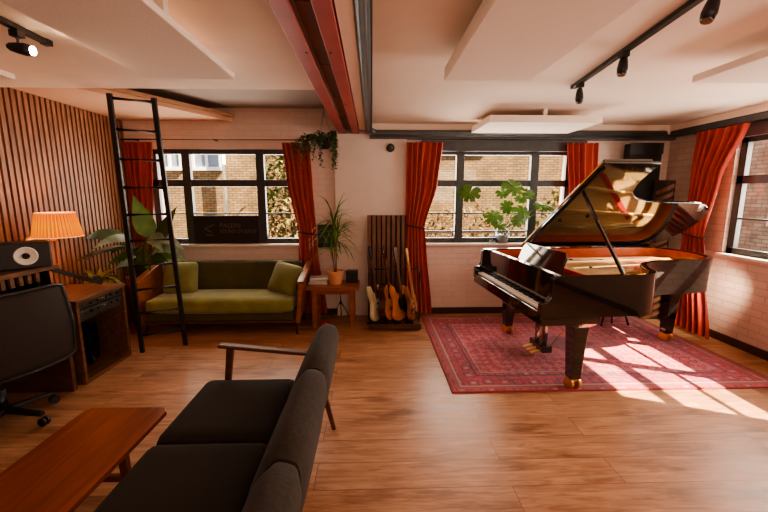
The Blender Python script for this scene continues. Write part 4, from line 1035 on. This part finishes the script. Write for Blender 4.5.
st.build('stems', M_['stem'], Pl, smooth=True); lv.build('foliage', M_['leafbright'], Pl, fixn=False)
tag(MB().lathe([(.045, 0), (.05, .06), (.044, .10), (.046, .105), (.040, .10), (.0, .09)], (1.60, 4.92, .971), 20).build('glass_jar', vase, smooth=True), 'small cloudy glass jar on the sill left of the monstera vase', 'jar')

# hanging plant by the left red beam
c = (-.56, 4.60, 2.14)
Pl = thing('hanging_plant', 'trailing dark ivy hanging from the ceiling beside the left red beam', 'hanging plant', c)
MB().lathe([(.05, 0), (.08, .05), (.09, .11), (.08, .11), (.0, .10)], c, 20).build('pot', M_['char'], Pl, smooth=True)
for a in (0, 2.1, 4.2): MB().tube([(c[0]+.10*math.cos(a), c[1]+.10*math.sin(a), 2.25), (c[0]+.0, c[1], 2.56), (c[0], c[1], 2.66)], .002, 4).build('cord', M_['blackmatt'], Pl)
mb = MB(); vn = MB(); rnd = random.Random(5)
for k in range(46):
    a = rnd.uniform(0, 2*PI); L_ = rnd.choice([.14, .22, .30, .38, .5]); up = rnd.random() < .4
    p = Vector((c[0]+.06*math.cos(a), c[1]+.06*math.sin(a), 2.25)); pts = [p.copy()]; v = Vector((math.cos(a)*1.0-(.5 if up else 0), math.sin(a)*.7, .9 if up else .35))
    n_ = int(L_/.035)
    for i in range(n_):
        v.z -= .22; v.x += rnd.uniform(-.25, .25); p = p+v.normalized()*.035
        if p.x > -.44: p.x = -.44
        if p.y > 4.80: p.y = 4.80
        if p.z > 2.63: p.z = 2.63
        pts.append(p.copy())
        for q in range(2):
            d = Vector((rnd.uniform(-1, 1), rnd.uniform(-1, 1), rnd.uniform(-.5, .6)))
            blade(mb, p, d, rnd.uniform(.035, .055), .030, .6, 3)
    vn.tube(pts, .002, 4)
mb.build('foliage', M_['leafdark'], Pl, fixn=False); vn.build('vines', M_['stem'], Pl)

# ------------------------------------------------------------------ sign in window, acoustic items in the corner
S = thing('studio_sign', 'black rectangular sign with faint lettering standing in the left window', 'sign', (-1.89, 4.93, .972))
MB().box((-2.31, 4.930, .972), (-1.475, 4.945, 1.335)).build('panel', M_['chalkboard'], S, bevel=.002)
def text(s_, x, z, size, parent, name='lettering'):
    cu = bpy.data.curves.new(name, 'FONT'); cu.body = s_; cu.size = size; cu.extrude = .001; cu.materials.append(M_['signtext'])
    tmp = bpy.data.objects.new('tmp', cu); me = bpy.data.meshes.new_from_object(tmp); bpy.data.objects.remove(tmp); bpy.data.curves.remove(cu)
    if not me.materials: me.materials.append(M_['signtext'])
    o = bpy.data.objects.new(name, me); COL.objects.link(o); o.parent = parent; o.rotation_euler = (PI/2, 0, 0)
    o.location = Vector((x, 4.9285, z))-parent.location; return o
text('PALEIN', -1.98, 1.18, .085, S); text('SOUND STUDIOS', -1.98, 1.115, .060, S)
mb = MB()
for a, b_ in (((-2.17, 1.17), (-2.05, 1.22)), ((-2.17, 1.17), (-2.09, 1.12)), ((-2.16, 1.085), (-2.06, 1.085))):
    mb.bar((a[0], 4.928, a[1]), (b_[0], 4.928, b_[1]), .004, .012)
mb.build('emblem', M_['signtext'], S)

S = thing('corner_bass_trap', 'tall black acoustic panel standing in the corner behind the piano lid', 'acoustic panel', (3.43, 4.74, 0))
MB().box((3.19, 4.68, 0.0), (3.60, 4.80, 2.23)).build('panel_body', M_['acfoam'], S, bevel=.01)
MB().box((3.185, 4.672, 2.10), (3.605, 4.68, 2.235)).build('top_band', M_['plasticblack'], S)
S = thing('sound_diffuser', 'dark slanted-slat sound diffuser leaning in the corner beside the black panel', 'sound diffuser', (3.67, 4.6, 0))
MB().box((3.48, 4.585, .0), (3.74, 4.61, 1.78)).build('frame', M_['boardd'], S)
mb = MB()
for k in range(18): mb.box((3.49, 4.57, .03+k*.095), (3.73, 4.584, .075+k*.095), rot=(0, R(-24), 0))
mb.build('slats', M_['board'], S)
S = thing('folded_stand', 'folded dark stand leaning behind the tail of the piano', 'stand', (3.0, 4.45, 0))
for dx, dz in ((-.10, .0), (.08, 0.), (.0, 0)): MB().tube([(3.0+dx*2, 4.42-abs(dx), .012), (3.0, 4.45, .55)], .012, 8).build('leg', M_['blackmatt'], S, smooth=True)
MB().tube([(3.0, 4.45, .52), (3.0, 4.45, .78)], .014, 8).build('pole', M_['blackmatt'], S, smooth=True)

# ------------------------------------------------------------------ outside
t = srt('ground', (0, 0, 0)); t.name = 'ground'
MB().box((-14, 5.3, -.6), (18, 20, -.4)).build('paving', M_['ground'], t); MB().box((4.3, -12, -.6), (18, 5.3, -.4)).build('paving', M_['ground'], t)
B = thing('brick_building', 'yellow brick building seen through the back windows', 'building', (0, 9.5, -.4))
MB().box((-12, 9.2, -.4), (14, 9.8, 7)).build('brick_wall', M_['yellowbrick'], B)
for (x0, x1, z0, z1) in ((-4.95, -4.50, 2.25, 3.3), (-4.15, -3.58, 2.25, 3.4), (1.9, 2.7, 2.7, 3.6)):
    f = MB(); f.box((x0-.08, 9.12, z0-.08), (x1+.08, 9.2, z0)); f.box((x0-.06, 9.14, z0), (x0, 9.2, z1)); f.box((x1, 9.14, z0), (x1+.06, 9.2, z1)); f.box(((x0+x1)/2-.03, 9.14, z0), ((x0+x1)/2+.03, 9.2, z1))
    w = f.build('window', M_['pipewhite'], B); MB().box((x0, 9.17, z0), (x1, 9.199, z1)).build('pane', M_['greyglass'], w)
t = thing('drainpipe', 'white drainpipe on the yellow brick building, behind the left window', 'drainpipe', (-3.4, 9.1, -.4))
MB().tube([(-3.42, 9.0, -.4), (-3.42, 9.0, 5)], .07, 10).build('pipe', M_['pipewhite'], t, smooth=True)
B = thing('pale_building', 'pale brick building seen through the right-hand window', 'building', (10, 3, -.4))
MB().box((9.0, -8, -.4), (9.6, 9.1, 4.4)).build('brick_wall', M_['palebrick'], B)
for y0 in (3.2, 5.2, 7.2):
    w = MB().box((8.96, y0-.06, .9), (9.0, y0+1.06, 2.9)).build('window', M_['pipewhite'], B); MB().box((8.94, y0, .96), (8.96, y0+1, 2.84)).build('pane', M_['greyglass'], w)
def bush(label, cx_, cy_, w, d_, z0, z1, n_, m_, seed, leafs=.10):
    rnd = random.Random(seed); t = thing('garden_shrub', label, 'shrub', (cx_, cy_, -.4), 'plants outside the windows')
    mb = MB(); s_ = MB()
    for k in range(5):
        x = cx_+rnd.uniform(-w, w)*.4; s_.tube([(cx_+rnd.uniform(-.1, .1), cy_, -.4), (x, cy_, (z0+z1)/2), (x+rnd.uniform(-.3, .3), cy_, z1-.1)], [.03, .02, .008], 5)
    for k in range(n_):
        u = rnd.uniform(-1, 1); v = rnd.uniform(-1, 1); ww = rnd.random()
        env = math.sqrt(max(0, 1-u*u))
        p = (cx_+u*w, cy_+v*d_*env, z0+(z1-z0)*ww*(.55+.45*env))
        blade(mb, p, (rnd.uniform(-1, 1), rnd.uniform(-1, 1), rnd.uniform(-.6, 1)), leafs*rnd.uniform(.6, 1.3), leafs*.55, .5, 2)
    s_.build('branches', M_['bark'], t); mb.build('foliage', m_, t, fixn=False)
bush('tall green climbing shrub outside, in the right pane of the left window', -1.55, 8.1, .75, .25, -.3, 3.4, 2600, M_['bushy'], 1, .16)
bush('russet shrub outside, below the green climber in the left window', -1.4, 7.2, .7, .25, -.3, 1.5, 1200, M_['bushy2'], 2, .14)
bush('russet green shrub outside, low in the right-hand back window behind the monstera', 2.2, 8.3, 1.4, .2, -.3, 1.35, 1800, M_['bushy2'], 3, .13)
bush('green shrub outside, low in the right-hand back window near its right frame', 4.1, 7.7, .8, .1, -.3, 1.8, 1200, M_['bushy'], 4, .13)
t = thing('garden_fence', 'dark horizontal rail fence outside the right-hand back window', 'fence', (2, 7.2, -.4))
for z in (.62, .9): MB().bar((.4, 7.2, z), (4.6, 7.2, z), .05, .06).build('rail', M_['boardd'], t)
for x in (.5, 2.5, 4.5): MB().box((x-.04, 7.21, -.4), (x+.04, 7.29, 1.0)).build('post', M_['boardd'], t)

# ------------------------------------------------------------------ lights
def lamp(name, typ, loc, energy, color, **k):
    l = bpy.data.lights.new(name, typ); l.energy = energy; l.color = color
    for a, v in k.items():
        if a not in ('rot', 'dir'): setattr(l, a, v)
    o = bpy.data.objects.new(name, l); COL.objects.link(o); o.location = loc
    if 'dir' in k: o.rotation_euler = Vector(k['dir']).to_track_quat('-Z', 'Y').to_euler()
    return o
lamp('sun', 'SUN', (8, 0, 8), 38, (1, .77, .50), angle=R(.6), dir=(-.91, .387, -1))
lamp('window_light_left', 'AREA', (-1.83, 5.25, 1.6), 60, (1, .86, .72), shape='RECTANGLE', size=1.8, size_y=1.1, dir=(0, -1, -.15))
lamp('window_light_back', 'AREA', (1.62, 5.25, 1.6), 80, (1, .86, .72), shape='RECTANGLE', size=1.9, size_y=1.1, dir=(0, -1, -.1))
lamp('window_light_right', 'AREA', (4.25, 3.0, 1.6), 110, (1, .88, .76), shape='RECTANGLE', size=1.9, size_y=1.1, dir=(-1, 0, -.1))
lamp('table_lamp_bulb', 'POINT', (lx, ly_, 1.33), 7, (1, .45, .16), shadow_soft_size=.05)
lamp('spot_beam', 'SPOT', (-1.70, 2.19, 2.33), 30, (1, .72, .45), spot_size=R(120), spot_blend=.8, shadow_soft_size=.03, dir=(.8, .1, .12))
lamp('room_fill', 'AREA', (1.2, -1.6, 1.9), 42, (1, .76, .58), shape='RECTANGLE', size=4.0, size_y=1.0, dir=(0, 1, .35))
lamp('added_tail_bounce', 'AREA', (3.56, 3.40, .80), 4.0, (1, .80, .55), shape='RECTANGLE', size=.12, size_y=.12, spread=R(75), dir=(.25, 1, -.45))  # added unseen lamp, stands in for sun reflected off the piano tail

w = bpy.data.worlds.new('world'); scn.world = w; w.use_nodes = True; nt = w.node_tree
bg = nt.nodes['Background']; bg.inputs[0].default_value = (.85, .90, 1, 1); bg.inputs[1].default_value = 1.0

# ------------------------------------------------------------------ camera
cam = bpy.data.cameras.new('camera'); co = bpy.data.objects.new('camera', cam); COL.objects.link(co)
cam.sensor_width = 36; cam.lens = 375/768*36; cam.clip_start = .05
pitch = math.atan(61/375.); yaw = math.atan(12/380.)
co.location = (0, 0, 1.6); co.rotation_euler = (PI/2-pitch, 0, -yaw)
scn.camera = co
scn.view_settings.view_transform = 'AgX'
scn.view_settings.look = 'AgX - Medium High Contrast'
scn.view_settings.exposure = 0.42
